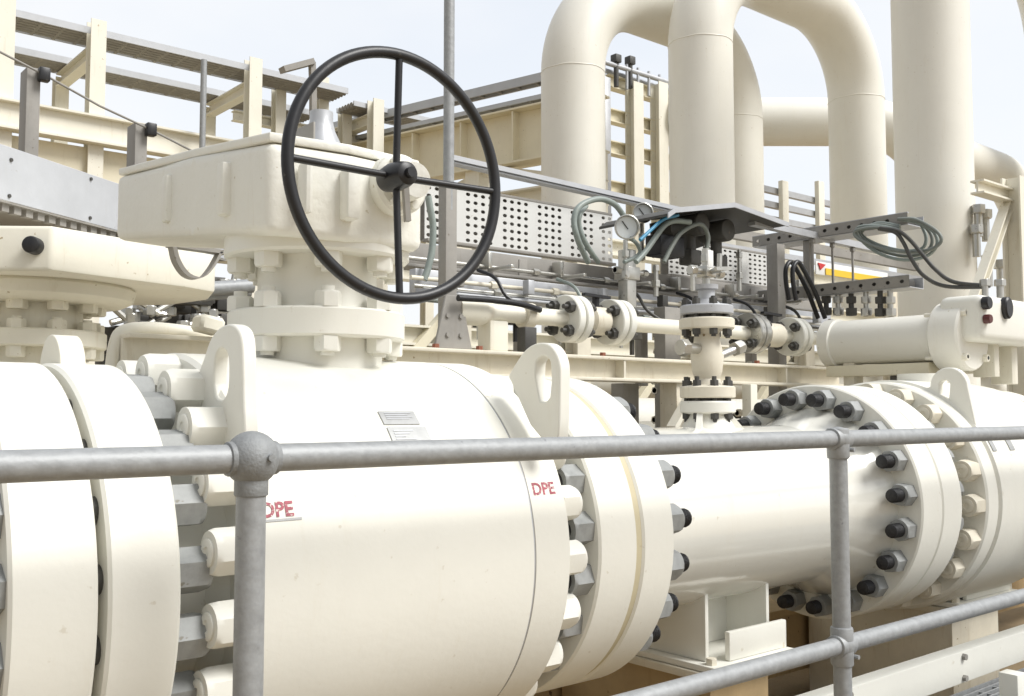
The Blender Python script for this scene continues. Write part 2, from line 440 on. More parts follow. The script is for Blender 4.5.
# red maker's lettering wrapped on the body
def lettering(txt, X, a_mid, h, r, parent, squeeze=1.0):
    cu = bpy.data.curves.new('lettering', 'FONT'); cu.body = txt; cu.size = 1; cu.resolution_u = 3; cu.offset = .025
    to = bpy.data.objects.new('lettering_source', cu); COL.objects.link(to)
    bpy.context.view_layer.update()
    me = bpy.data.meshes.new_from_object(to.evaluated_get(bpy.context.evaluated_depsgraph_get()))
    bpy.data.objects.remove(to); bpy.data.curves.remove(cu)
    hs = h/.7; o = wpos(parent)
    for v in me.vertices:
        a = a_mid+(.35-v.co.y)*hs/r
        v.co = Vector((X+v.co.x*hs*squeeze, PY-math.sin(a)*r, PZ+math.cos(a)*r))-o
    me.materials.clear(); me.materials.append(M['red'])
    ob = bpy.data.objects.new('lettering', me); COL.objects.link(ob); ob.parent = parent
    return ob
q0, q1 = on_body(261, 510, .466), on_body(299, 509, .466)
lettering('DPE', q0.x, ang(q0), .028, .4655, mv, (q1.x-q0.x)/(.028/.7*2.05))
curved_plate(q0.x+.004, q1.x+.004, ang(q0)+.040, ang(q0)+.050, .4642, .001, 1).build('lettering_rule', M['plate'], mv)
q0, q1 = on_body(532, 489, .464), on_body(560, 488, .464)
lettering('DPE', q0.x, ang(q0), .028, .4642, mv, (q1.x-q0.x)/(.030/.7*2.05))
# bonnet: neck, two round flanges, studs
sx, sy = 1.2, PY
MB().lathe((sx, sy, 0), (0, 0, 1), [(1.22, .165), (1.30, .158), (1.347, .158), (1.347, .206), (1.352, .212), (1.409, .212), (1.414, .206), (1.414, .150), (1.43, .143), (1.52, .143), (1.54, .15), (1.54, .216), (1.546, .222), (1.588, .222), (1.594, .216), (1.594, .1)], 96).build('bonnet', M['valve'], mv)
for k in range(8):
    a = R(-111.5+45*k); c = Vector((sx+.182*math.cos(a), sy+.182*math.sin(a), 0))
    m = MB(); m.cyl(c+Vector((0, 0, 1.304)), c+Vector((0, 0, 1.462)), .016, 12)
    m.hexnut(c+Vector((0, 0, 1.347)), (0, 0, -1), .054, .034); m.hexnut(c+Vector((0, 0, 1.414)), (0, 0, 1), .054, .036)
    m.build('bonnet_bolt', M['valve'], mv); m = MB(); m.hexnut(c+Vector((0, 0, 1.54)), (0, 0, -1), .056, .034); m.cyl(c+Vector((0, 0, 1.495)), c+Vector((0, 0, 1.51)), .017, 12)
    m.build('bonnet_bolt', M['valve'], mv)
# gearbox housing (tapers to the back), ribs on its left side, worm housing, top cover
m = MB()
plan = [(.962, 1.96), (.955, 2.35), (.945, 2.88), (1.10, 2.92), (1.30, 2.66), (1.40, 2.3), (1.41, 2.05), (1.36, 1.96), (1.15, 1.93)]
m.prism([(x, y, 1.565) for x, y in plan], (0, 0, .19), .022, 3)
for v in m.bm.verts:
    t = max(0, min(1, (v.co.y-1.93)/.9))
    if v.co.z < 1.66: v.co.z += .105*t-.01
    else: v.co.z += .09*t
m.build('gearbox', M['casting'], mv)
m = MB(); m.prism([((x-1.17)*.985+1.17, (y-2.4)*.99+2.4, 1.757) for x, y in plan], (0, 0, .02), .005, 2)
for v in m.bm.verts: v.co.z += .09*max(0, min(1, (v.co.y-1.93)/.9))
m.build('gearbox_lid', M['casting'], mv)
m = MB()
for y in (2.16, 2.50):
    t = (y-1.93)/.9
    m.box((.938, y-.018, 1.60+.09*t), (.985, y+.018, 1.725+.085*t), .008)
m.box((1.12, 1.895, 1.60), (1.155, 1.94, 1.715), .01); m.box((1.02, 1.90, 1.60), (1.04, 1.945, 1.715), .01)
m.build('gearbox_rib', M['casting'], mv)
MB().lathe((1.22, 2.26, 0), (0, 0, 1), [(1.72, .21), (1.765, .21), (1.785, .19), (1.795, .15), (1.80, .06), (1.80, 0)], 64).build('gearbox_cover', M['valve'], mv)
m = MB(); m.lathe((1.27, 2.0, 1.70), (0, -1, 0), [(0, .07), (.09, .07), (.10, .062), (.10, .045), (.15, .04), (.15, .025)], 40)
for k in range(6):
    a = k*PI/3; m.hexnut((1.27+.054*math.cos(a), 1.905, 1.70+.054*math.sin(a)), (0, -1, 0), .02, .014)
m.build('worm_housing', M['casting'], mv)
m = MB(); m.bar((1.235, 1.845, 1.70), (1.242, 1.843, 1.60), .018, .012); m.build('drain_tag', M['greybrown'], mv)
m = MB(); ic = Vector((1.26, 2.27, 1.80))
m.lathe(ic, (0, 0, 1), [(0, .08), (.014, .08), (.018, .066), (.06, .055), (.10, .036), (.125, .030), (.15, .030), (.15, 0)], 24)
m.build('position_indicator', M['sheet'], mv)
m = MB(); m.box(ic+Vector((-.11, -.16, .0)), ic+Vector((-.03, -.04, .012)), .002); m.box(ic+Vector((-.11, -.16, .0)), ic+Vector((-.104, -.04, .07)), .002); m.build('indicator_bracket', M['greybrown'], mv)
# handwheel
wc = Vector((1.145, 1.73, 1.668)); wr = .257
hw = MB().tube([wc+Vector((wr*math.cos(a), 0, wr*math.sin(a))) for a in [2*PI*i/96 for i in range(96)]], .0125, 14, closed=True).build('handwheel', M['black'], mv)
for k in range(4):
    a = PI/2*k+.01
    d = Vector((math.cos(a), 0, math.sin(a)))
    MB().cyl(wc+Vector((0, .012, 0))+d*.02, wc+d*wr, .0078, 12).build('spoke', M['black'], hw)
m = MB(); m.lathe(wc+Vector((0, -.035, 0)), (0, 1, 0), [(0, .018), (.004, .024), (.02, .028), (.055, .031), (.085, .026), (.085, .015)], 28)
m.cyl(wc+Vector((0, -.048, 0)), wc+Vector((0, -.03, 0)), .011, 12); m.build('hub', M['black'], hw)
MB().cyl(wc+Vector((0, .03, 0)), (1.262, 1.90, 1.70), .017, 16).build('wheel_shaft', M['steel'], mv)

# ------------------------------------------------------------------ spool between the two valves
sp = thing('pipe_spool', (2.6, PY, GZ), 'short white pipe spool with black stud ends at both flanges, between the two big valves', 'pipe')
SR = .283
MB().lathe(pax(0), AX, [(2.0, .34), (2.03, .325), (2.12, SR+.004), (2.16, SR), (3.08, SR), (3.10, SR+.002), (3.24, .325), (3.27, .34), (3.295, .345)], 96).build('pipe', M['gloss'], sp)
MB().lathe(pax(0), AX, [(1.890, .2), (1.890, FR-.006), (1.896, FR), (2.004, FR), (2.010, FR-.006), (2.010, .3)], 96).build('flange', M['valve'], sp)
MB().lathe(pax(0), AX, [(3.29, .3), (3.29, FR-.006), (3.296, FR), (3.424, FR), (3.430, FR-.006), (3.430, .2)], 96).build('flange', M['valve'], sp)
bolt_ring(sp, 0, BC, NB, PH, 'stud_bolt', stud_maker(1.668, 2.115, 1.735, 2.010, M['cap'], M['nutgrey'], .074, .026, .062))
bolt_ring(sp, 0, BC, NB, PH, 'stud_bolt', stud_maker(3.188, 3.63, 3.29, 3.575, M['cap'], M['nutgrey'], .070, .0245, .056))

# ------------------------------------------------------------------ right valve
rv = thing('ball_valve', (4.13, PY, GZ), 'white ball valve at the right edge, under the horizontal actuator cylinder', 'valve')
MB().lathe(pax(0), AX, [(3.434, .2), (3.434, FR-.006), (3.44, FR), (3.569, FR), (3.575, FR-.006), (3.575, .33), (3.60, .30), (3.70, .30), (3.75, .36)], 96).build('end_flange', M['valve'], rv)
MB().lathe(pax(0), AX, [(3.73, .34), (3.73, .446), (3.738, .453), (3.815, .453), (3.82, .449), (3.825, .449), (3.83, .462), (4.40, .462), (4.41, .453), (4.52, .453), (4.52, .3), (4.62, .3), (4.62, FR), (4.76, FR), (4.76, .28), (6.5, .28)], 128).build('body', M['valve'], rv)
bolt_ring(rv, 3.73, .408, NB, PH+PI/NB, 'nut', nut_maker(-1, M['oldcream'], .074, .07))
lug(rv, 3.83, .035, (1.80, 2.06, 1.11, 1.24), (1.905, 1.272), .075, (1.92, 1.255), .022, .042, M['valve'])
MB().lathe((4.13, PY, 0), (0, 0, 1), [(1.22, .12), (1.30, .10), (1.335, .10), (1.335, .0)], 64).build('bonnet', M['valve'], rv)
e0, e1 = on_body(974, 441, .4575), on_body(986, 452, .4575)
curved_plate(3.845, 3.875, ang(e0), ang(e1), .4625, .003, 3).build('name_plate', M['plate'], rv)
curved_plate(3.99, 4.03, ang(e0), ang(e1), .4625, .003, 3).build('name_plate', M['plate'], rv)

#PART2
# ------------------------------------------------------------------ small vent valve on the spool
vx, vy = 2.685, PY
vv = thing('vent_valve', (vx, vy, PZ+SR), 'small stainless vent valve with stacked round flanges standing on the white spool', 'valve')
MB().lathe((vx, vy, 0), (0, 0, 1), [(1.09, .10), (1.13, .085), (1.165, .065), (1.17, .088), (1.174, .093), (1.205, .093), (1.21, .088), (1.21, .05)], 48).build('weld_neck_flange', M['valve'], vv)
MB().lathe((vx, vy, 0), (0, 0, 1), [(1.22, .05), (1.22, .088), (1.224, .093), (1.256, .093), (1.26, .088), (1.265, .05), (1.285, .042), (1.31, .05), (1.36, .056), (1.41, .045), (1.44, .042), (1.452, .05), (1.452, .088), (1.457, .093), (1.486, .093), (1.49, .088), (1.49, .05)], 48).build('valve_body', M['oldcream'], vv)
MB().lathe((vx, vy, 0), (0, 0, 1), [(1.502, .05), (1.502, .086), (1.506, .09), (1.53, .09), (1.534, .086), (1.538, .05), (1.555, .03), (1.585, .028), (1.59, .04), (1.605, .04), (1.605, .0)], 48).build('blind_flange', M['sheet'], vv)
MB().cyl((vx, vy, 1.206), (vx, vy, 1.224), .065, 24).build('gasket', M['dark'], vv)
MB().cyl((vx, vy, 1.486), (vx, vy, 1.506), .065, 24).build('gasket', M['dark'], vv)
for k in range(8):
    a = k*PI/4+.2; ca, sa = math.cos(a), math.sin(a)
    for r, z0, z1 in ((.074, 1.14, 1.292), (.0735, 1.425, 1.56)):
        m = MB(); c = Vector((vx+r*ca, vy+r*sa, 0))
        m.cyl(c+Vector((0, 0, z0)), c+Vector((0, 0, z1)), .008, 8)
        zb, zt = (1.170, 1.26) if z0 < 1.2 else (1.452, 1.534)
        m.hexnut(c+Vector((0, 0, zb)), (0, 0, -1), .026, .02); m.hexnut(c+Vector((0, 0, zt)), (0, 0, 1), .026, .02)
        m.build('stud_bolt', M['dark'], vv)
m = MB()
m.cyl((vx, vy, 1.60), (vx, vy, 1.73), .013, 12); m.box((vx-.025, vy-.025, 1.63), (vx+.025, vy+.025, 1.67), .005)
m.cyl((vx-.08, vy, 1.65), (vx+.08, vy, 1.65), .011, 10); m.hexnut((vx-.06, vy, 1.65), (-1, 0, 0), .03, .026); m.hexnut((vx+.06, vy, 1.65), (1, 0, 0), .03, .026); m.hexnut((vx, vy, 1.685), (0, 0, 1), .032, .025)
m.cyl((vx, vy-.02, 1.65), (vx, vy-.07, 1.65), .010, 10); m.bar((vx-.04, vy-.072, 1.65), (vx+.04, vy-.072, 1.658), .010, .012)
m.cyl((vx-.07, vy, 1.65), (vx-.07, vy, 1.58), .009, 8); m.cyl((vx+.07, vy, 1.65), (vx+.075, vy, 1.72), .009, 8)
m.build('needle_valve', M['steel'], vv)
m = MB(); m.box((vx-.05, vy-.05, 1.655), (vx-.022, vy-.045, 1.715), .002); m.build('valve_tag', M['white'], vv)
for s_ in (-1, 1):
    m = MB(); m.bar((vx+s_*.062, vy-.02, 1.17), (vx+s_*.125, vy-.06, 1.085), .02, .03); m.build('gusset', M['valve'], vv)
m = MB(); m.cyl((vx-.14, vy-.02, 1.385), (vx-.05, vy, 1.385), .018, 12); m.hexnut((vx-.13, vy-.02, 1.385), (-1, .1, 0), .05, .03)
m.cyl((vx+.05, vy, 1.36), (vx+.16, vy-.02, 1.40), .014, 12); m.hexnut((vx+.13, vy-.015, 1.39), (1, 0, .3), .045, .04)
m.build('drain_fitting', M['steel'], vv)

# ------------------------------------------------------------------ second valve, left, one row behind
bx, by = .93, 3.62
bv = thing('ball_valve', (bx, by, GZ), 'cream valve at the left edge, one row back, gearbox below the grey cover panel', 'valve')
def lat2(z): return z
MB().lathe((0, by, PZ), AX, [(-2.5, .28), (.2, .28), (.25, .43), (.5, .43), (.5, .455), (1.35, .455), (1.35, .43), (1.6, .43), (1.62, .28), (6.6, .28)], 96).build('body', M['cream'], bv)
MB().lathe((bx, by, 0), (0, 0, 1), [(1.22, .16), (1.30, .155), (1.385, .155), (1.385, .222), (1.39, .228), (1.437, .228), (1.442, .222), (1.442, .150), (1.53, .150), (1.535, .28), (1.55, .31), (1.585, .32), (1.61, .30), (1.61, .1)], 72).build('bonnet', M['cream'], bv)
for k in range(10):
    a = -PI/2+.1+k*2*PI/10; c = Vector((bx+.192*math.cos(a), by+.192*math.sin(a), 0))
    m = MB(); m.hexnut(c+Vector((0, 0, 1.385)), (0, 0, -1), .05, .036); m.hexnut(c+Vector((0, 0, 1.442)), (0, 0, 1), .05, .03)
    m.cyl(c+Vector((0, 0, 1.35)), c+Vector((0, 0, 1.48)), .015, 10)
    m.build('bonnet_bolt', M['cream'], bv); m = MB(); m.hexnut(c+Vector((0, 0, 1.534)), (0, 0, -1), .056, .03)
    m.build('bonnet_bolt', M['cream'], bv)
m = MB(); m.prism([(x, y, 0) for x, y in [(.40, 3.50), (.40, 4.0), (.9, 4.2), (1.25, 4.15), (1.50, 3.9), (1.54, 3.62), (1.46, 3.38), (1.32, 3.30), (.849, 3.15), (.62, 3.34)]], (0, 0, .135), .012, 2)
bmesh.ops.translate(m.bm, vec=(0, 0, 1.595), verts=m.bm.verts); m.build('gearbox', M['cream'], bv)
m = MB(); hp = at(35, 246, Y=3.172); m.cyl(hp+Vector((.02, .03, 0)), hp+Vector((-.022, -.028, 0)), .026, 20, bev=.008); m.build('shaft_cap', M['black'], bv)
lp2 = at(62, 340, X=.62)
lug(bv, .60, .05, (lp2.y-.10, lp2.y+.10, 1.16, 1.16), (lp2.y+.01, 1.262), .075, (lp2.y+.01, 1.21), .014, .016, M['cream'])
# bent grey strap hanging below the front gearbox
q = [at(172, 246, Y=2.95), at(176, 262, Y=2.95), at(186, 276, Y=2.95), at(200, 279, Y=2.95), at(211, 268, Y=2.95), at(220, 252, Y=2.95)]
m = MB(); P = smooth_path(q, 4); rs = []
for p in P: rs.append([p+Vector((-.006, -.02, 0)), p+Vector((.006, -.02, .006)), p+Vector((.006, .02, .006)), p+Vector((-.006, .02, 0))])
m.ring(rs); m.bar(at(168, 245, Y=2.95), at(224, 253, Y=2.95), .04, .012)
tag(m.build('pipe_strap', M['greybrown']), 'grey bent metal strap hanging in a U below the left side of the front gearbox', 'strap')

# ------------------------------------------------------------------ beam and bypass line behind the main pipe
def post_thing(name, p, w, d, z0, z1, mat, label, cat='post', group=None, base=.0):
    m = MB(); m.box((p[0]-w/2, p[1]-d/2, z0), (p[0]+w/2, p[1]+d/2, z1), .004)
    if base: m.box((p[0]-w/2-base, p[1]-d/2-base, z0), (p[0]+w/2+base, p[1]+d/2+base, z0+.012), .002)
    return tag(m.build(name, mat), label, cat, group)
sb = thing('support_beam', (3.0, 2.96, GZ), 'long cream I-beam on legs just behind the main pipe, carrying the small flanged pipe', 'beam')
m = MB(); m.box((1.0, 2.90, 1.388), (4.75, 3.04, 1.402), .003); m.box((1.0, 2.90, 1.30), (4.75, 3.04, 1.314), .003); m.box((1.0, 2.955, 1.31), (4.75, 2.975, 1.392))
for x in (1.9, 2.55, 3.05, 3.62, 4.2): m.box((x, 2.905, 1.312), (x+.012, 3.035, 1.39))
m.build('beam', M['oldcream'], sb)
for x in (1.55, 3.40, 4.45): m = MB(); m.box((x, 2.92, GZ), (x+.10, 3.02, 1.302), .004); m.build('leg', M['oldcream'], sb)
m = MB()
for x in (2.1, 2.3, 2.72, 2.95, 3.7, 4.0): m.hexnut((x, 2.93, 1.402), (0, 0, 1), .024, .016)
m.build('bolt_row', M['rust'], sb)

bp = thing('bypass_pipe', (3.4, 3.0, 1.40), 'thin cream pipe with pairs of small round flanges lying along the cream I-beam', 'pipe')
zz = 1.553; yy = 2.98
MB().cyl((2.30, yy, zz), (4.75, yy, zz), .034, 20).build('pipe', M['cream'], bp)
m = MB(); m.lathe((2.22, yy, zz), AX, [(0, .02), (.0, .055), (.12, .055), (.18, .036), (.2, .034)], 24); m.build('reducer', M['cream'], bp)
m = MB(); m.box((2.36, yy-.04, 1.404), (2.45, yy+.04, 1.52), .006); m.build('pipe_clamp', M['cream'], bp)
for x0, mt in ((2.775, 'valve'), (3.03, 'valve'), (3.98, 'steel'), (4.33, 'valve')):
    m = MB(); m.lathe((x0, yy, zz), AX, [(0, .034), (0, .094), (.004, .098), (.034, .098), (.038, .094), (.038, .07), (.046, .07), (.046, .094), (.05, .098), (.08, .098), (.084, .094), (.09, .05), (.12, .036)], 48)
    m.build('flange', M[mt], bp)
    for k in range(4):
        a = PI/4+k*PI/2+.1; c = Vector((x0, yy+.068*math.cos(a), zz+.068*math.sin(a)))
        m = MB(); m.cyl(c+Vector((-.05, 0, 0)), c+Vector((.13, 0, 0)), .010, 10)
        m.hexnut(c, (-1, 0, 0), .042, .026); m.hexnut(c+Vector((.084, 0, 0)), (1, 0, 0), .042, .026); m.build('stud_bolt', M['dark'], bp)
m = MB(); m.lathe((2.55, yy, zz), AX, [(0, .034), (.0, .05), (.05, .05), (.05, .034)], 20); m.lathe((2.9, yy, zz), AX, [(0, .036), (.02, .06), (.10, .06), (.12, .036)], 24)
m.lathe((4.1, yy, zz), AX, [(0, .036), (.02, .06), (.14, .06), (.16, .036)], 24)
m.build('valve_body', M['oldcream'], bp)
for x in (2.96, 4.18):
    m = MB(); m.cyl((x, yy, zz+.05), (x, yy, zz+.10), .016, 10); m.bar((x-.09, yy-.02, zz+.105), (x+.06, yy-.02, zz+.10), .022, .012); m.build('lever', M['black'], bp)
m = MB(); m.box((2.50, 2.90, 1.404), (2.56, 2.95, 1.50), .004)
tag(m.build('junction_box', M['dark']), 'small dark box standing on the cream I-beam under the thin pipe', 'box')
cb = MB(); cb.tube(smooth_path([at(458, 298, Y=2.9), at(490, 300, Y=2.9), at(520, 304, Y=2.9), at(540, 310, Y=2.92)]), .012, 10)
tag(cb.build('black_hose', M['black']), 'black hose running above the thin cream pipe to its first flange', 'hose')

# grey posts behind the beam
post_thing('steel_post', (at(668, 400, Y=3.12).x, 3.12), .11, .07, GZ, 1.66, M['greybrown'], 'weathered grey steel post just left of the small stainless vent valve')
post_thing('steel_post', (at(625, 400, Y=3.14).x, 3.14), .10, .08, GZ, 1.30, M['greybrown'], 'short dark grey post under the cream I-beam, above the valve flange')
post_thing('steel_post', (at(778, 400, Y=3.15).x, 3.15), .07, .07, GZ, 2.06, M['greybrown'], 'tall grey steel post holding up the instrument canopy frame, right of the perforated tray')

# mast with galvanised pipe on a gusseted foot
mp = at(448, 332, Y=2.97)
ms = thing('mast', (mp.x, 2.97, 1.404), 'tall thin galvanised mast rising behind the black handwheel from a gusseted foot', 'mast')
MB().cyl((mp.x, 2.97, 1.92), (mp.x, 2.97, 4.6), .0205, 20).build('pole', M['galv'], ms)
m = MB(); m.box((mp.x-.026, 2.95, 1.404), (mp.x+.026, 3.0, 2.02), .004); m.build('square_post', M['greybrown'], ms)
m = MB(); m.prism([(mp.x-.085, 2.945, 1.404), (mp.x+.085, 2.945, 1.404), (mp.x+.035, 2.945, 1.60), (mp.x-.035, 2.945, 1.60)], (0, -.012, 0), .002, 1)
for dx in (-.03, .03):
    for dz in (.05, .12): m.cyl((mp.x+dx, 2.94, 1.404+dz), (mp.x+dx, 2.926, 1.404+dz), .009, 8)
m.build('foot_gusset', M['greybrown'], ms)

# ------------------------------------------------------------------ perforated cable trays
def perf_tray(x0, x1, y, z0, z1, label, nx, ny=7):
    t = thing('cable_tray', (x0, y, z0), label, 'cable tray')
    cx = (x1-x0)/nx; cy = (z1-z0-.03)/ny
    m = MB(); m.plate_holes((x0, y, z0+.015), (1, 0, 0), (0, 0, 1), nx, ny, cx, cy, cx*.30, .004, skip=lambda i, j: i % 5 == 4, hy=cy*.25)
    m.build('side_plate', M['palegrey'], t)
    m = MB(); m.box((x0, y-.03, z0), (x1, y+.012, z0+.014), .002); m.box((x0, y-.006, z1-.0145), (x1, y+.09, z1-.002), .002)
    m.build('tray_lip', M['greybrown'], t)
    m = MB(); m.box((x0+.002, y+.05, z0+.014), (x1-.002, y+.056, z1-.016)); m.build('hole_shade_plate', M['greybrown'], t)  # sheet added behind the holes in place of their inner shadow
    return t
ty = 3.5
a0 = at(424, 243, Y=ty); a1 = at(612, 262, Y=ty); a2 = at(640, 262, Y=ty); a3 = at(776, 290, Y=ty)
perf_tray(a0.x, a1.x, ty, 1.90, 2.17, 'white perforated cable tray stood on edge, right of the mast and behind the black handwheel', 27)
perf_tray(at(668, 270, Y=ty).x, a3.x, ty, 1.885, 2.10, 'white perforated cable tray stood on edge under the instrument canopy', 21)
tm = thing('instrument_rail', (3.3, 3.35, 1.6), 'stack of grey channels and thin tubes running along below the perforated trays', 'steel channel')
m = MB(); m.box((2.25, 3.41, 1.76), (5.2, 3.45, 1.875), .004); m.box((2.25, 3.33, 1.76), (5.2, 3.41, 1.772), .002); m.build('channel', M['greybrown'], tm)
m = MB(); m.box((2.25, 3.28, 1.64), (5.2, 3.325, 1.745), .004); m.box((2.25, 3.20, 1.64), (5.2, 3.28, 1.65), .002); m.build('channel', M['sheet'], tm)
for z, y, mt in ((1.80, 3.37, 'steel'), (1.70, 3.24, 'oldcream'), (1.665, 3.22, 'steel'), (1.60, 3.12, 'hose')):
    m = MB(); m.cyl((2.2, y, z), (5.0, y, z), .0095, 10)
    for x in (2.6, 2.95, 3.4, 3.8, 4.4): m.hexnut((x, y, z), AX, .03, .035)
    m.build('tube', M[mt], tm)
m = MB(); z1, z2 = at(800, 246, Y=3.8).z, at(830, 262, Y=3.8).z
m.bar((4.6, 3.8, z1), (7.2, 3.8, z1), .04, .06); m.build('channel', M['greybrown'], tm)
m = MB(); m.bar((4.6, 3.78, z2-.02), (7.2, 3.78, z2-.02), .03, .035); m.build('tube', M['sheet'], tm)
m = MB(); m.box((4.62, 3.755, 1.72), (4.66, 3.835, z1+.06)); m.build('upright', M['greybrown'], tm)
for x in (2.9, 3.7, 4.6): m = MB(); m.box((x, 3.405, 1.3), (x+.05, 3.45, 1.86), .003); m.build('upright', M['greybrown'], tm)

# more small bore fittings, clamps and cables on the instrument channels
r3 = random.Random(11)
for k in range(26):
    x = 2.35+k*.105+r3.uniform(-.03, .03); m = MB(); kind = k % 4
    if kind == 0: m.box((x, 3.17, 1.655+r3.uniform(0, .03)), (x+r3.uniform(.03, .07), 3.21, 1.73), .004); m.build('terminal_box', M[r3.choice(['dark', 'greybrown', 'sheet'])], tm)
    elif kind == 1:
        z = r3.choice([1.60, 1.665]); m.cyl((x, 3.13, z), (x, 3.13, z-.14), .008, 8); m.hexnut((x, 3.13, z-.05), (0, 0, -1), .028, .03); m.hexnut((x, 3.13, z), (0, 0, 1), .028, .024); m.build('tube_fitting', M['steel'], tm)
    elif kind == 2:
        m.tube(smooth_path([(x, 3.25, 1.76), (x+.03, 3.17, 1.72), (x+.05, 3.12, 1.64), (x+.12, 3.08, 1.60+r3.uniform(-.03, .03))], 4), .008, 8); m.build('cable', M[r3.choice(['dark', 'hosegreen', 'black'])], tm)
    else: m.box((x, 3.19, 1.775), (x+.02, 3.35, 1.79), .002); m.box((x, 3.34, 1.79), (x+.02, 3.40, 1.86), .002); m.build('clamp', M['steel'], tm)
for x, w, h, mt in ((2.45, .10, .09, 'dark'), (2.62, .05, .07, 'black'), (3.30, .08, .10, 'dark'), (3.52, .07, .08, 'greybrown'), (3.78, .09, .10, 'dark')):
    m = MB(); m.box((x, 3.10, 1.60-h), (x+w, 3.17, 1.60), .006); m.cyl((x+w/2, 3.13, 1.60-h), (x+w/2, 3.13, 1.60-h-.07), .011, 8); m.build('hanging_box', M[mt], tm)
# long pale angle above the trays
m = MB(); p = at(452, 158, Y=3.45); q = at(694, 213, Y=3.45)
m.bar(p, q, .03, .022); m.bar(p+Vector((0, .02, -.018)), q+Vector((0, .02, -.018)), .05, .006)
tag(m.build('angle_rail', M['lightsheet']), 'long pale steel angle sloping down from the mast to the instrument canopy', 'rail')

# ------------------------------------------------------------------ instrument canopy with transmitters, gauges and hoses
cx0 = at(702, 235, Y=3.0)
ca = thing('instrument_canopy', (cx0.x, 3.05, 1.9), 'grey bent sheet metal sun canopy over dark instruments, above the small vent valve', 'canopy')
def roof(pts, th, mat, name, parent):
    m = MB(); m.prism(pts, (0, 0, th), .002, 1); return m.build(name, mat, parent)
Z1 = at(720, 206, Y=3.05).z
l0 = at(653, 212, Y=2.98); r0 = at(720, 206, Y=2.98); r1 = at(768, 222, Y=2.98)
lz, rz, ez = l0.z, r0.z, r1.z
m = MB(); t = .012
sec = [(l0.x, lz-.02), (l0.x+.05, lz+.01), (r0.x, rz), (r1.x+.05, ez-.012)]
rs = []
top = [Vector((x, 2.90, z)) for x, z in sec]
m.prism([(x, 2.90, z) for x, z in sec]+[(x, 2.90, z-t) for x, z in reversed(sec)], (0, .42, 0), 0)
m.build('roof_sheet', M['dark'], ca)  # dark colour stands in for the shade under the roof
m = MB(); m.prism([(x, 2.896, z+.003) for x, z in sec]+[(x, 2.896, z-.02) for x, z in reversed(sec)], (0, -.006, 0)); m.build('roof_edge', M['sheet'], ca)
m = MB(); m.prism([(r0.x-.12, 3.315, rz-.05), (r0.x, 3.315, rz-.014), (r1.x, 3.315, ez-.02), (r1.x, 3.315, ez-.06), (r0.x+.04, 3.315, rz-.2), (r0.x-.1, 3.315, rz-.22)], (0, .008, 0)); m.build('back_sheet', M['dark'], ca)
m = MB()
for px, py in ((690, 226), (716, 232)):
    c = at(px, py, Y=3.12); m.cyl(c+Vector((0, -.08, 0)), c+Vector((0, .08, 0)), .055, 24, bev=.01); m.cyl(c+Vector((0, 0, -.16)), c, .028, 16); m.box(c+Vector((-.04, -.04, -.19)), c+Vector((.04, .04, -.12)), .006)
m.build('transmitter', M['dark'], ca)
m = MB(); c = at(660, 246, Y=3.12); m.box(c+Vector((-.05, -.05, -.05)), c+Vector((.12, .05, .05)), .008)
m.build('terminal_box', M['black'], ca)
m = MB(); m.bar((r1.x+.02, 3.0, ez-.02), (r1.x+.02, 3.0, 1.66), .04, .04); m.build('bracket', M['greybrown'], ca)

def gauge(px, py, Y, r, label):
    c = at(px, py, Y=Y); d = Vector((-.7, -1, -.1)).normalized()
    t = thing('pressure_gauge', c, label, 'gauge')
    m = MB(); m.lathe(c-d*.035, d, [(0, r*.7), (.005, r*.92), (.03, r*.96), (.034, r), (.044, r), (.046, r*.93), (.040, r*.88), (.02, r*.86), (.02, 0)], 36); m.build('case', M['steel'], t)
    m = MB(); m.lathe(c-d*.0145, d, [(0, r*.3), (0, r*.855), (.003, r*.85), (.003, 0)], 36); m.build('dial', M['gaugeface'], t)
    u = d.cross(Vector((0, 0, 1))).normalized(); v = u.cross(d)
    m = MB(); b = c-d*.0085
    w = (u*.6+v*.8); m.bar(b-w*r*.2, b+w*r*.6, .004, .002, up=d); m.build('needle', M['black'], t)
    m = MB(); m.cyl(c+Vector((0, .01, -r)), c+Vector((0, .01, -r-.18)), .011, 10); m.hexnut(c+Vector((0, .01, -r-.05)), (0, 0, -1), .03, .03); m.hexnut(c+Vector((0, .01, -r-.14)), (0, 0, -1), .034, .035)
    m.build('stem', M['steel'], t)
    return t
gauge(627, 227, 3.05, .056, 'round pressure gauge with pale dial, the lower of two left of the canopy')
gauge(643, 213, 3.25, .05, 'round pressure gauge behind and above the pale blue one')
m = MB(); c = at(627, 250, Y=3.12); m.box(c+Vector((-.03, -.03, -.34)), c+Vector((.03, .03, .0)), .005); m.box(c+Vector((-.045, -.04, -.14)), c+Vector((.045, .04, -.08)), .005)
m.cyl(c+Vector((-.09, -.01, -.1)), c+Vector((.09, -.01, -.1)), .012, 10); m.hexnut(c+Vector((.09, -.01, -.1)), AX, .03, .03); m.hexnut(c+Vector((-.06, -.01, -.1)), (-1, 0, 0), .03, .03)
tag(m.build('gauge_manifold', M['steel']), 'stainless manifold block under the pressure gauges', 'manifold')

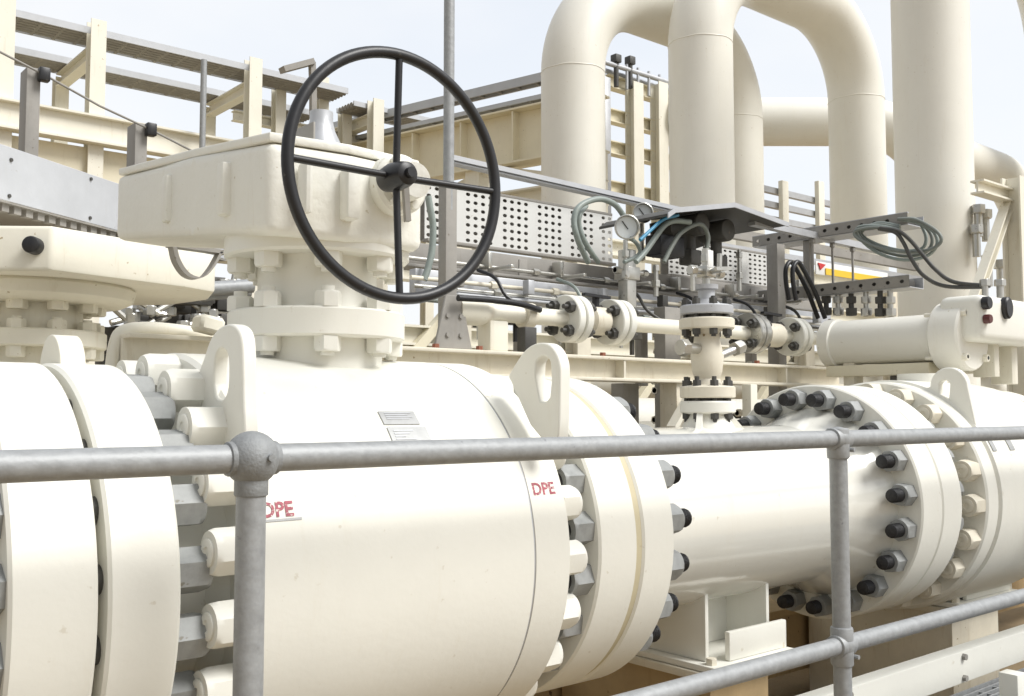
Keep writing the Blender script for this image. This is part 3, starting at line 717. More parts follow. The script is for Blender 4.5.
def hose(pts, r, mat, label, name='hose', cat='hose', group=None, k=6):
    m = MB(); m.tube(smooth_path(pts, k), r, 10)
    return tag(m.build(name, M[mat]), label, cat, group)
Y = 3.05
hose([at(a, b, Y=Y+o) for a, b, o in ((588, 262, .1), (578, 240, 0), (574, 220, 0), (580, 206, 0), (598, 199, 0), (614, 204, 0), (624, 216, .05))], .013, 'hosegreen', 'grey green hose arching left of the pressure gauge, the outer of the pair')
hose([at(a, b, Y=Y+o) for a, b, o in ((598, 262, .12), (586, 244, .04), (579, 226, .04), (580, 214, .04), (586, 206, .08))], .012, 'hosegreen', 'grey green hose standing beside the arched hose, the inner of the pair')
hose([at(a, b, Y=Y-.05) for a, b in ((636, 262), (645, 252), (655, 238), (664, 226), (674, 221), (690, 222))], .013, 'hosegreen', 'grey green hose sweeping up under the left end of the canopy')
hose([at(a, b, Y=Y-.1) for a, b in ((640, 240), (652, 229), (664, 219), (678, 215))], .008, 'blue', 'short bright blue tube entering the canopy on its left', 'tube', 'tube')
hose([at(a, b, Y=Y-.04) for a, b in ((664, 262), (672, 246), (682, 232), (700, 224), (708, 236), (706, 252))], .011, 'hose', 'dark hose looping between the instruments under the canopy')
hose([at(a, b, Y=Y) for a, b in ((624, 262), (634, 258), (640, 252), (637, 244), (630, 238))], .009, 'hosegreen', 'short green tube curling below the pressure gauge', 'tube', 'tube')
hose([at(a, b, Y=3.24) for a, b in ((428, 196), (430, 208), (433, 226), (432, 250), (428, 268), (424, 280))], .014, 'hosegreen', 'grey green hose hanging behind the right side of the handwheel')
for i, (o, lab) in enumerate(((0, 'black corrugated hose bending down beside the grey post, the left one'), (7, 'black corrugated hose bending down beside the grey post, the right one'))):
    hose([at(a+o, b, Y=3.0-.05*i) for a, b in ((789, 300), (786, 282), (786, 268), (791, 262), (798, 272), (808, 292), (818, 318))], .012, 'black', lab)


# small bore tubing, brackets and boxes around the vent valve
tc_ = thing('tubing_cluster', (3.3, 3.05, 1.31), 'tangle of small tubes, fittings and cream brackets behind the vent valve, under the canopy', 'tubing')
r4_ = random.Random(21)
for k in range(16):
    a, b = r4_.choice([(r4_.uniform(640, 680), r4_.uniform(285, 360)), (r4_.uniform(732, 812), r4_.uniform(290, 330)), (r4_.uniform(690, 800), r4_.uniform(392, 428)), (r4_.uniform(640, 672), r4_.uniform(372, 420))])
    c = at(a, b, Y=r4_.uniform(3.06, 3.3)); m = MB(); h = r4_.uniform(.08, .22)
    if k % 3 == 0: m.cyl(c, c+Vector((0, 0, h)), .012, 8); m.hexnut(c+Vector((0, 0, h*.3)), (0, 0, 1), .036, .03); m.hexnut(c+Vector((0, 0, h*.8)), (0, 0, 1), .032, .026); m.build('tube_fitting', M['steel'], tc_)
    elif k % 3 == 1: m.cyl(c, c+Vector((h*2.2, 0, 0)), .013, 8); m.hexnut(c, AX, .034, .03); m.hexnut(c+Vector((h*1.5, 0, 0)), AX, .036, .03); m.build('tube_run', M[r4_.choice(['steel', 'oldcream', 'hose'])], tc_)
    else: m.box(c, c+Vector((h*.7, .05, h*.5)), .005); m.build('small_box', M[r4_.choice(['dark', 'oldcream', 'greybrown'])], tc_)
for a0_, b0_, a1_, b1_ in ((738, 428, 775, 398), (760, 430, 800, 392), (672, 428, 690, 396)):
    m = MB(); m.bar(at(a0_, b0_, Y=2.86), at(a1_, b1_, Y=2.86), .05, .022); m.build('brace', M['cream'], tc_)
for a0_, w_ in ((742, .05), (700, .05), (812, .06)):
    c = at(a0_, 400, Y=2.85); m = MB(); m.box((c.x, 2.80, GZ), (c.x+w_, 2.85, 1.298), .003); m.build('bracket_leg', M['cream'], tc_)

# ------------------------------------------------------------------ canopy frame bar with hanging rods
fr = thing('hanger_frame', (3.9, 2.98, 2.05), 'grey bracket bar right of the canopy with thin rods hanging from it', 'frame')
p = at(752, 222, Y=3.0); q = at(884, 262, Y=3.0); q.z = p.z-.02
m = MB(); m.bar(p, q, .04, .035); m.build('bar', M['sheet'], fr)
for i, px in enumerate((815, 838, 862)):
    c = p+(q-p)*((px-752)/150); m = MB(); m.cyl(c, c+Vector((0, 0, -.30)), .007, 8); m.hexnut(c+Vector((0, 0, -.02)), (0, 0, -1), .026, .02); m.build('rod', M['greybrown'], fr)

# ------------------------------------------------------------------ trays along Y at the right with cables
def ytray(X, y0, y1, z, label, w=.11, h=.055):
    t = thing('cable_tray', (X, y0, z), label, 'cable tray')
    m = MB()
    ny = int((y1-y0)/.07)
    m.plate_holes((X, y1, z), (0, -1, 0), (0, 0, 1), ny, 1, (y1-y0)/ny, h, .012, .004, hy=.010)
    m.build('side_plate', M['greybrown'], t)
    m = MB(); m.box((X+.004, y0, z-.004), (X+w, y1, z), 0); m.box((X+w-.004, y0, z), (X+w, y1, z+h)); m.box((X-.002, y0, z+h), (X+.016, y1, z+h+.004))
    m.build('tray_bottom', M['sheet'], t)
    m = MB(); m.box((X+.02, y0+.03, z+.001), (X+w-.02, y1-.02, z+h*.85), .01); m.build('cable_bundle', M['dark'], t)
    return t
ytray(4.62, 2.48, 3.4, 2.095, 'upper grey perforated tray at the right, cables dropping from its near end', .16)
ytray(4.66, 2.50, 3.4, 1.79, 'lower grey perforated tray at the right, with cable glands hanging below it', .14)
m = MB(); m.box((4.64, 3.05, 1.78), (4.68, 3.09, 2.09), .003)
tag(m.build('tray_hanger', M['greybrown']), 'thin grey strut joining the upper and lower right hand trays', 'strut')
Xc = 4.60
for i in range(4):
    w = (-6, 0, 5, 9)[i]; v = (4, 0, -3, 3)[i]; e = [(898, 219), (916, 221-v*.4), (929+w*.8, 231), (932+w, 243-v*.5), (924+w*.5, 253-v), (904, 256-v*1.3), (880-w*.3, 250-v), (862-w*.5, 238), (860-w*.4, 229+v*.5), (878, 223+i*1.5), (900, 226+i*2)]
    hose([at(a, b, X=Xc-.02*i) for a, b in e], .0085, 'hose' if i % 2 else 'hosegreen', 'grey cable hanging in a wide coil from the upper right hand tray', 'cable', 'cable', 'coiled cables at the tray end')
for i, d in enumerate((0, 7)):
    hose([at(a-d*w_, b+d*w_*.5, X=Xc-.1) for (a, b), w_ in zip( ((880, 228), (898, 231), (910, 240), (922, 254), (936, 270), (954, 282), (990, 286)), (.2, .4, .9, 1.5, 1.7, 1.2, .3))], .0095, 'dark', ('dark cable sagging from the coil to the control unit, the upper of two', 'dark cable sagging from the coil to the control unit, the lower of two')[i], 'cable', 'cable')
# cable glands under the lower tray
for i, px in enumerate((826, 838, 851, 866, 880, 890)):
    c = at(px, 291, X=4.70)
    m = MB(); m.cyl(c, c+Vector((0, 0, -.13)), .014, 12); m.hexnut(c+Vector((0, 0, -.03)), (0, 0, -1), .045, .035); m.hexnut(c+Vector((0, 0, -.09)), (0, 0, -1), .05, .04)
    tag(m.build('cable_gland', M['steel'] if i % 2 else M['dark']), 'cable gland hanging in a row under the lower right hand tray', 'gland', 'glands under the lower tray')
# sign behind
p = at(816, 261, Y=3.6); q = at(888, 285, Y=3.6); p.y = q.y = 0
sg = thing('safety_sign', (p.x, 3.6, q.z), 'small white, red and yellow sign behind the right hand trays', 'sign')
m = MB(); m.box((p.x, 3.6, q.z), (q.x, 3.61, p.z), .002); m.build('panel', M['white'], sg)
m = MB(); m.box((p.x+.10, 3.592, q.z+.004), (q.x-.01, 3.598, q.z+(p.z-q.z)*.55)); m.build('yellow_band', M['signyellow'], sg)
m = MB(); m.prism([(p.x+.015, 3.592, p.z-.01), (p.x+.10, 3.592, p.z-.015), (p.x+.04, 3.592, q.z+.03)], (0, .006, 0)); m.build('red_mark', M['signred'], sg)

# ------------------------------------------------------------------ actuator on the right valve
ac = thing('valve_actuator', (4.15, PY, 1.46), 'big cream horizontal actuator cylinder on top of the right hand valve', 'actuator')
c0 = at(951, 337, Y=2.15); 
ax_o = Vector((c0.x, 2.10, c0.z)); AR = .118
m = MB(); m.lathe(ax_o, (0, 1, 0), [(-.05, .03), (-.05, .145), (-.04, .153), (.08, .153), (.088, .145), (.095, AR-.01), (.60, AR-.01), (.605, AR), (.66, AR), (.666, .10), (.666, .0)], 64); m.build('cylinder', M['pipe'], ac)
m = MB()
for k in range(4):
    a = PI/4+k*PI/2; c = ax_o+Vector((math.cos(a)*.135, 0, math.sin(a)*.135))
    m.cyl(c+Vector((0, -.07, 0)), c+Vector((0, .12, 0)), .009, 8); m.hexnut(c+Vector((0, -.05, 0)), (0, -1, 0), .03, .02)
m.build('tie_rod', M['cream'], ac)
m = MB(); m.box((ax_o.x+.06, 2.18, ax_o.z-.15), (ax_o.x+.5, 2.50, ax_o.z+.09), .02); m.build('yoke_housing', M['cream'], ac)
m = MB(); m.box((ax_o.x-.07, 2.22, ax_o.z-.165), (ax_o.x+.055, 2.74, ax_o.z-.112), .004); m.build('base_rail', M['tan'], ac)
m = MB(); m.box((ax_o.x-.05, 2.30, 1.22), (ax_o.x+.04, 2.42, ax_o.z-.167), .004); m.build('base_block', M['dark'], ac)
m = MB(); m.box((ax_o.x-.05, 2.60, 1.25), (ax_o.x+.03, 2.66, ax_o.z-.10), .005); m.build('cylinder_leg', M['oldcream'], ac)
cu0 = at(996, 318, Y=1.95)
cu = thing('control_unit', (cu0.x, 2.0, cu0.z-.1), 'rounded white control unit with black and red knobs at the right edge, beside the actuator', 'control unit')
m = MB(); m.box((cu0.x-.10, 1.96, cu0.z-.10), (cu0.x+.5, 2.16, cu0.z+.10), .035, 4); m.build('housing', M['valve'], cu)
for nm, px, py, r, mt in (('knob', 986, 303, .028, 'black'), ('knob', 1006, 308, .036, 'black'), ('push_button', 987, 319, .020, 'deepred')):
    c = at(px, py, Y=1.955); m = MB(); m.lathe(c+Vector((0, .01, 0)), (0, -1, 0), [(0, r), (.022, r), (.028, r*.85), (.028, 0)], 28)
    for v in m.bm.verts: v.co.z = c.z+(v.co.z-c.z)*(1.35 if r > .03 else 1.0)
    m.build(nm, M[mt], cu)
m = MB(); c = at(1000, 286, Y=2.05); m.cyl(c+Vector((0, 0, -.06)), c+Vector((0, 0, .03)), .016, 12); m.hexnut(c, (0, 0, 1), .045, .03)
c = at(985, 286, Y=2.05); m.cyl(c+Vector((0, 0, -.06)), c+Vector((0, 0, .03)), .014, 12); m.hexnut(c, (0, 0, 1), .04, .03); m.build('cable_entry', M['steel'], cu)
m = MB(); p = at(985, 345, Y=2.1); m.box((p.x-.02, 2.05, 1.33), (p.x+.03, 2.15, p.z+.02), .004); m.box((p.x+.18, 2.06, 1.30), (p.x+.24, 2.16, p.z+.02), .004); m.build('bracket', M['cream'], cu)

# ------------------------------------------------------------------ pipe supports under the spool and the right valve
def saddle(x0, x1, y, ztop, label, ped='brown'):
    t = thing('pipe_support', ((x0+x1)/2, y, .40), label, 'pipe support')
    m = MB()
    xm = (x0+x1)/2
    m.box((x0, y-.17, .412), (x0+.016, y+.17, ztop), .002); m.box((x1-.016, y-.17, .412), (x1, y+.17, ztop), .002)
    m.box((x0+.016, y-.008, .412), (x1-.016, y+.008, ztop-.002)); m.build('web_plates', M['valve'], t)
    m = MB(); m.box((x0-.04, y-.24, .392), (x1+.04, y+.24, .411), .003); m.build('base_plate', M['valve'], t)
    m = MB(); m.box((x0+.06, y-.215, .412), (x1+.03, y-.195, .50), .004); m.build('side_stop', M['valve'], t)
    m = MB()
    for xx in (x0-.01, x1+.01):
        for s in (-1, 1): m.hexnut((xx, y+s*.2, .411), (0, 0, 1), .03, .02)
    m.build('bolt', M['oldcream'], t)
    m = MB(); m.box((x0-.05, y-.20, .365), (x1+.02, y+.26, .390), .003); m.build('sole_plate', M['oldcream'], t); m = MB(); m.box((x0+.02, y-.17, GZ), (x1-.01, y+.5, .364), .003); m.build('pedestal', M[ped], t)
    return t
saddle(at(705, 600, Y=2.0).x, at(769, 600, Y=2.0).x, PY, .62, 'cream welded pipe support under the white spool, between the two big valves')
saddle(3.98, 4.42, PY, .44, 'cream welded pipe support under the right hand valve, below the rail', 'oldcream')
# skid
m = MB(); m.box((-1.5, 2.70, -.0), (7, 2.84, .30), .004); m.box((-1.5, 2.66, .27), (7, 2.70, .30))
tag(m.build('skid_beam', M['brown']), 'long low brown skid beam on the ground behind the pipe supports', 'beam')
eb = thing('edge_beam', (3.0, 1.68, GZ), 'cream edge beam of the walkway at the bottom right, under the middle rail', 'beam')
m = MB(); m.box((1.9, 1.64, .268), (9, 1.70, .372), .004); m.build('beam', M['valve'], eb)
m = MB()
for x in (2.65, 3.35, 4.2):
    for z in (.285, .355): m.hexnut((x, 1.64, z), (0, -1, 0), .02, .012)
m.build('bolt', M['greybrown'], eb)
for x in (2.2, 4.0, 6.0): m = MB(); m.box((x, 1.65, GZ), (x+.08, 1.69, .27)); m.build('leg', M['cream'], eb)
m = MB()
for k in range(40): 
    y = .55+k*.028; m.box((2.5, y, .21), (7, y+.005, .24))
for k in range(45): m.box((2.5+k*.1, .55, .222), (2.506+k*.1, 1.63, .236))
gt = m.build('walkway', M['galv']); tag(gt, kind='structure')
m = MB(); p = at(1012, 672, Y=1.45); m.box((p.x-.03, 1.42, .15), (p.x+.03, 1.48, p.z), .004)
tag(m.build('stub_post', M['valve']), 'short cream stub post at the bottom right corner of the walkway', 'post')
#PART3
# ------------------------------------------------------------------ tall pipe loops
def loop(name, X0, X1, Y, zb, zs, rb, r, label, weld=True):
    """inverted U: legs at X0 and X1, straight up to zs, bends of radius rb"""
    t = thing(name, (X0, Y, zb), label, 'pipe')
    pts = [(X0, Y, zb), (X0, Y, zs)]+arc((X0+rb, Y, zs), rb, (-1, 0, 0), (0, 0, 1), 0, PI/2, 20)[1:]
    pts += arc((X1-rb, Y, zs), rb, (0, 0, 1), (1, 0, 0), 0, PI/2, 20)+[(X1, Y, zb)]
    MB().tube(pts, r, 48).build('pipe', M['pipe'], t)
    if weld:
        m = MB()
        for x in (X0, X1):
            m.tube([(x+(r-.001)*math.cos(a), Y+(r-.001)*math.sin(a), zs+.003*math.sin(a*7)) for a in [2*PI*i/48 for i in range(48)]], .0055, 6, closed=True)
        m.build('weld_seam', M['pipe'], t)
    return t
LR = .30
A0 = 6.36; AY = 6.69
loop('pipe_loop', 6.36, 8.80, 6.69, GZ, 4.33, .92, LR, 'tall cream pipe bending over at the top, leftmost of the tall pipes')
loop('pipe_loop', 7.28, 9.97, 5.92, GZ, 4.60, .92, LR, 'tall cream pipe loop making a full arch in front of the leftmost loop')
loop('pipe_loop', 7.80, 10.40, 3.95, GZ, 4.75, .95, LR, 'widest straight tall cream pipe at the right, running out of the top of the photo')
# horizontal pipes behind
p = at(740, 119, Y=7.6)
hp0 = Vector((10.75, 7.25, 4.82)); dr = Vector((.77, -.64, 0))
t = thing('header_pipe', hp0, 'horizontal cream pipe seen through the arch of the tall pipe loop', 'pipe')
MB().cyl(hp0-dr*1.6, hp0+dr*.85, .30, 48).build('pipe', M['pipe'], t)
MB().tube(arc(hp0+dr*.85+Vector((0, 0, -.9)), .9, (0, 0, 1), dr, 0, PI/2, 16)+[hp0+dr*1.75+Vector((0, 0, -4.9))], .30, 40).build('elbow', M['pipe'], t)
h1 = at(990, 172, Y=4.6)
t = thing('header_pipe', h1, 'cream pipe bending off to the right edge behind the widest tall pipe', 'pipe')
MB().tube([(h1.x-1.2, 4.6, h1.z+.02), (h1.x+.1, 4.6, h1.z+.01)]+arc((h1.x+.1, 4.6, h1.z-.75), .76, (0, 0, 1), (1, 0, 0), 0, PI/2, 14)+[(h1.x+.86, 4.6, GZ)], .21, 40).build('pipe', M['pipe'], t)

def hbeam(m, p, q, w=.14, h=.16, tf=.014):
    """I section from p to q (flanges across the local width)"""
    p = Vector(p); q = Vector(q)
    up = Vector((0, 0, 1)) if abs((q-p).normalized().z) < .9 else Vector((0, 1, 0))
    x = (q-p).normalized(); y = up.cross(x).normalized(); z = x.cross(y)
    m.bar(p, q, tf, h-2*tf-.002, up=up)
    for s in (-1, 1): m.bar(p+z*s*(h/2-tf/2), q+z*s*(h/2-tf/2), w, tf, up=up)
    return m

# ------------------------------------------------------------------ steel tower between the loops
tw = thing('steel_tower', (8.0, 8.3, GZ), 'cream steel frame tower standing between the two left pipe loops', 'steel frame')
ty_ = 8.2
for px in (635, 660):
    c = at(px, 200, Y=ty_); m = MB(); hbeam(m, (c.x, ty_, GZ), (c.x, ty_, at(px, 84, Y=ty_).z), .17, .15); m.build('column', M['cream'], tw)
m = MB()
for py in (84, 118, 150, 190):
    a = at(606, py-3, Y=ty_+.12); b = at(672, py+8, Y=ty_+.12); b.z = a.z; hbeam(m, a, b, .12, .16)
m.build('cross_beam', M['tan'], tw)
m = MB(); c = at(607, 190, Y=ty_-.3); m.box((c.x-.05, ty_-.33, GZ), (c.x+.04, ty_-.27, at(607, 78, Y=ty_-.3).z), .004); m.build('cable_riser', M['sheet'], tw)
m = MB(); a = at(604, 62, Y=ty_); b = at(690, 82, Y=ty_); b.z = a.z
for k in range(3): m.cyl(a+Vector((0, .1*k, -.05*k)), b+Vector((0, .1*k, -.05*k)), .03, 10)
for k in range(9): m.cyl(a+(b-a)*(k/8)+Vector((0, 0, -.25)), a+(b-a)*(k/8)+Vector((0, 0, .06)), .018, 8)
m.build('top_piping', M['sheet'], tw)
m = MB()
for px, py in ((616, 50), (630, 52)):
    c = at(px, py, Y=ty_); m.cyl(c+Vector((0, 0, -.45)), c+Vector((0, 0, -.10)), .03, 12); m.box(c+Vector((-.05, -.05, -.16)), c+Vector((.05, .05, -.06)), .012)
m.build('lamp_housing', M['dark'], tw)

# ------------------------------------------------------------------ cable ladders and girder crossing behind the handwheel
D2 = Vector((-.24, .97, 0)).normalized(); E2 = Vector((D2.y, -D2.x, 0))
def ladder(p, d, L, w, h, label, n, group=None):
    """cable ladder: two side rails, rungs, dark cables lying in it"""
    e = Vector((d.y, -d.x, 0)); t = thing('cable_ladder', p, label, 'cable ladder', group)
    m = MB()
    for s in (-.5, .5): m.bar(p+e*w*s, p+e*w*s+d*L, .02, h)
    m.build('side_rail', M['lightsheet'], t)
    m = MB()
    for k in range(n): c = p+d*(L*(k+.5)/n); m.bar(c-e*w*.48-Vector((0, 0, h*.35)), c+e*w*.48-Vector((0, 0, h*.35)), .03, .02)
    m.build('rung', M['greybrown'], t)
    m = MB()
    for k in range(5): m.cyl(p+e*w*(k-2)*.17-Vector((0, 0, h*.1)), p+e*w*(k-2)*.17+d*L-Vector((0, 0, h*.1)), w*.085, 8)
    m.build('cable', M['greybrown'], t)
    return t
gp = Vector((7.3, 8.2, 4.93))
ladder(gp-D2*.6+Vector((0, 0, -.06)), D2, 4.2, .13, .10, 'dark cable ladder rising to the right behind the handwheel, the upper of two', 16)
ladder(gp-D2*.6+Vector((0, 0, -.28)), D2, 5.2, .14, .05, 'dark cable ladder behind the handwheel lying on top of the tan girder', 18)
gd = thing('girder', gp, 'tan steel girder with stiffeners under the cable ladders, left of the tall pipes', 'beam')
m = MB(); a = gp-D2*.8+Vector((0, 0, -.68)); b = a+D2*6.5
hbeam(m, a, b, .30, .62, .02)
for k in range(9):
    c = a+D2*(.35+k*.75); m.bar(c-E2*.13, c+E2*.13, .02, .56)
m.build('beam', M['tan'], gd)
m = MB(); a2 = a+Vector((0, 0, -.75))
hbeam(m, a2, a2+D2*6.5, .24, .28, .02)
for k in range(4): c = a+D2*(.1+k*1.6); m.bar(c+Vector((0, 0, -.3)), c+Vector((0, 0, -4.3)), .2, .2, up=D2)
m.bar(a2+Vector((0, 0, .1)), a+D2*1.5+Vector((0, 0, -.3)), .08, .08); m.bar(a2+D2*3, a+D2*1.5+Vector((0, 0, -.3)), .08, .08)
m.build('bracing', M['cream'], gd)

# ------------------------------------------------------------------ pipe rack, top left
QY = 10.3
rk = thing('pipe_rack', (3.2, QY, GZ), 'cream steel pipe rack with columns and a deep beam, background top left', 'steel frame')
def onq(px, py, Y=QY): return at(px, py, Y=Y)
RZ1, RZ2 = 5.03, 4.95
cols = [onq(2, 100).x, onq(95, 70).x, onq(252, 100).x, 6.45, 8.1]
for i, x in enumerate(cols):
    m = MB(); hbeam(m, (x, QY-.02, GZ), (x, QY-.02, 5.10-.14*(i > 2)), .15, .15); m.build('column', M['cream'], rk)
    m = MB(); hbeam(m, (x+.02, QY+1.25, GZ), (x+.02, QY+1.25, 4.84), .14, .14); m.build('column', M['cream'], rk)
    m = MB(); hbeam(m, (x+.01, QY+.08, 4.80-.06*(i > 2)), (x+.01, QY+1.18, 4.80-.06*(i > 2)), .12, .14); m.build('cross_arm', M['cream'], rk)
for px, ptop in ((279, 84), (322, 78), (345, 108)):
    c = at(px, ptop, Y=QY+.5); m = MB(); hbeam(m, (c.x, QY+.5, 3.0), (c.x, QY+.5, c.z), .13, .13); m.build('column', M['cream'], rk)
for z, x0, x1 in ((4.62, 4.9, 8.0), (4.28, 5.0, 8.0)):
    m = MB(); hbeam(m, (x0, QY+.62, z), (x1, QY+.62, z), .10, .12); m.build('side_beam', M['cream'], rk)
m = MB(); hbeam(m, (1.0, QY-.12, 3.96), (5.2, QY-.12, 3.96), .16, .28, .02); m.build('front_beam', M['cream'], rk)
m = MB(); m.box((1.0, QY-.02, 3.25), (5.1, QY+1.3, 3.80)); hbeam(m, (1.0, QY+1.3, 3.9), (5.2, QY+1.3, 3.9), .16, .28, .02); m.build('deck', M['tan'], rk)
DX = Vector((1, 0, 0))
ladder(Vector((1.5, QY+.26, 5.02)), DX, 4.6, .42, .07, 'dark cable ladder along the top of the pipe rack, top left', 22)
ladder(Vector((1.5, QY+1.02, 4.92)), DX, 4.6, .40, .07, 'dark cable ladder in the back row of the rack, seen just below the top ladder', 22)
ladder(Vector((6.2, QY+.28, 4.90)), DX, 3.2, .40, .06, 'dark cable ladder on the pipe rack seen through the upper half of the handwheel', 16)
m = MB(); p = at(204, 60, Y=QY-.35); q = onq(202, 140); m.cyl((p.x, QY-.35, q.z-1), (p.x, QY-.35, p.z), .032, 14)
tag(m.build('thin_pole', M['galv']), 'thin grey pole standing in front of the pipe rack', 'pole')
m = MB(); a = onq(282, 70, 9.4); b = onq(312, 62, 9.4); m.bar(a, b, .12, .06); c = onq(313, 90, 9.4); m.bar(b, c, .06, .06, up=(0, 1, 0)); m.bar(c, onq(313, 116, 9.4), .06, .06, up=(0, 1, 0))
tag(m.build('bent_tray', M['greybrown']), 'short bent tray piece dropping behind the top left of the handwheel', 'cable tray')

# ------------------------------------------------------------------ grey cover panel and wire rope stanchions, left
SY = 4.55
PD = Vector((.824, .566, 0)); PN = Vector((PD.y, -PD.x, 0)); a = at(0, 176, Y=3.9); a.z = 0; a = a-PD*.5; b = a+PD*2.0; zt, zb_ = 2.135, 1.935
def onp(px, py, off=0):
    """point of the slanted panel seen at a pixel"""
    e = Vector((0, 0, EYE)); r = at(px, py, Y=1)-e; k = (a-e).dot(PN)/r.dot(PN); return e+r*k+PN*off
pn = thing('cover_panel', (a.x, SY, zb_), 'plain grey metal cover panel behind the left gearbox, with rivets', 'panel')
m = MB(); zm = Vector((0, 0, (zt+zb_)/2)); m.bar(a+zm, b+zm, .006, zt-zb_, .002); m.build('sheet', M['lightsheet'], pn)
m = MB()
for px, py in ((90, 177), (122, 185), (89, 218), (119, 225), (10, 160), (8, 200)):
    c = onp(px, py); c.z = min(max(c.z, zb_+.02), zt-.02); m.cyl(c+PN*.009, c, .007, 10)
m.build('rivet', M['dark'], pn)
m = MB()
zq = Vector((0, 0, zb_-.02))
for k in range(26): m.bar(a+zq+PD*(.05+.06*k)-PN*.03, a+zq+PD*(.085+.06*k)-PN*.03, .03, .03)
m.bar(a-PN*.2+Vector((0, 0, zb_-.004)), b-PN*.2+Vector((0, 0, zb_-.004)), .4, .006); m.build('bottom_tray', M['greybrown'], pn)
tops = []
for px, ptop, lab in ((31, 70, 'grey stanchion with a black clip holding the wire rope, the left one'), (138, 125, 'grey stanchion with a black clip holding the wire rope, the right one')):
    c = at(px, ptop, Y=SY+.10); t = thing('stanchion', (c.x, SY-.05, zb_), lab, 'post')
    m = MB(); m.box((c.x-.025, SY+.06, zb_), (c.x+.03, SY+.067, c.z), .001); m.box((c.x-.025, SY+.067, zb_), (c.x-.018, SY+.17, c.z), .001); m.build('channel', M['greybrown'], t)
    m = MB(); m.box((c.x+.015, SY+.015, c.z-.06), (c.x+.06, SY+.058, c.z), .006); m.build('rope_clip', M['black'], t); tops.append(Vector((c.x+.04, SY+.036, c.z-.03)))
d = (tops[1]-tops[0])
m = MB(); m.tube([tops[0]-d*.8, tops[0], tops[0]+d*.5+Vector((0, 0, -.012)), tops[1], tops[1]+d*.8], .0055, 8)
tag(m.build('wire_rope', M['greybrown']), 'thin wire rope strung through the two grey stanchions', 'rope')

# ------------------------------------------------------------------ clutter in the rows behind (pipe rack steel, small bore lines)
t = thing('pipe_stand', (1.35, 3.0, GZ), 'cream bent pipe frame behind the bolts of the left gearbox valve', 'frame')
m = MB(); m.tube(smooth_path([at(112, 372, Y=3.0), at(116, 345, Y=3.0), at(124, 332, Y=3.0), at(150, 329, Y=3.0), at(190, 333, Y=3.0), at(214, 340, Y=3.0), at(220, 372, Y=3.0)], 5), .022, 14); m.build('pipe', M['cream'], t)
m = MB()
for py in (344, 350, 358): m.bar(at(124, py, Y=3.05), at(210, py+4, Y=3.05), .05, .012)
m.build('slat', M['dark'], t)
m = MB(); m.bar(at(196, 322, Y=2.9), at(220, 328, Y=2.9), .08, .05, .01); m.build('end_block', M['cream'], t)
r2 = random.Random(3)
t = thing('instrument_cluster', (1.7, 3.6, 1.3), 'dark cluster of small instruments and tubes between the two gearboxes', 'instruments')
m = MB()
for k in range(46):
    c = at(r2.uniform(112, 240), r2.uniform(286, 366), Y=r2.uniform(4.3, 4.9)); w, h = r2.uniform(.03, .10), r2.uniform(.02, .05); m.box(c-Vector((w, .04, h)), c+Vector((w, .04, h)), .006)
m.build('instrument_box', M['dark'], t)
m = MB()
for k in range(20):
    c = at(r2.uniform(118, 240), r2.uniform(285, 350), Y=r2.uniform(4.2, 4.4)); m.cyl(c, c+Vector((r2.uniform(-.2, .2), 0, r2.uniform(-.15, .2))), .014, 8); m.hexnut(c, (0, 0, 1), .05, .04)
m.build('fitting', M['steel'], t)
m = MB(); m.cyl(at(190, 290, Y=3.9), at(252, 286, Y=3.9), .03, 12); m.cyl(at(200, 297, Y=3.95), at(250, 292, Y=3.95), .02, 12); m.build('tube', M['galv'], t)

# low pipes and beams of the rows behind
rows = [(4.55, 1.10, .16, 'pipe', 'cream header pipe lying low behind the perforated trays, nearest of the two'), (5.15, 1.45, .20, 'pipe', 'thick cream header pipe lying low in front of the tall pipe loops')]
for y, z, r, mt, lab in rows:
    tag(MB().cyl((2.7, y, z), (12, y, z), r, 32).build('header_pipe', M[mt]), lab, 'pipe')
bk = thing('trestle', (5.0, 5.0, GZ), 'cream steel frame of posts and beams behind the perforated trays', 'steel frame')
m = MB(); 
for z, y in ((1.62, 4.9), (2.02, 5.0), (2.35, 5.05)): hbeam(m, (2.0, y, z), (11, y, z), .12, .12)
m.build('beam', M['cream'], bk)
for x in (2.4, 3.6, 4.6, 5.8, 7.2, 8.6, 10.0):
    m = MB(); hbeam(m, (x, 4.8, GZ), (x, 4.8, 2.4), .12, .12); m.build('column', M['oldcream'], bk)
m = MB()
for x in (3.0, 5.2, 6.6): m.bar((x, 4.86, 1.2), (x+.9, 4.86, 2.1), .06, .06)
m.build('brace', M['tan'], bk)
# grey railing behind, between the second loop's legs
rg = thing('background_railing', (10.0, 6.6, 2.6), 'grey slatted railing far behind, seen through the arch of the tall pipe loop', 'railing')
m = MB(); a = at(760, 188, Y=6.9); b = at(850, 212, Y=6.9); b.z = a.z
for k in range(3): m.bar(a+Vector((0, 0, -.17*k)), b+Vector((0, 0, -.17*k)), .06, .07)
m.build('rail', M['sheet'], rg)
for px in (782, 818):
    c = at(px, 190, Y=6.85); m = MB(); m.box((c.x-.06, 6.80, 1.8), (c.x+.06, 6.86, c.z+.10), .004); m.build('post', M['cream'], rg)
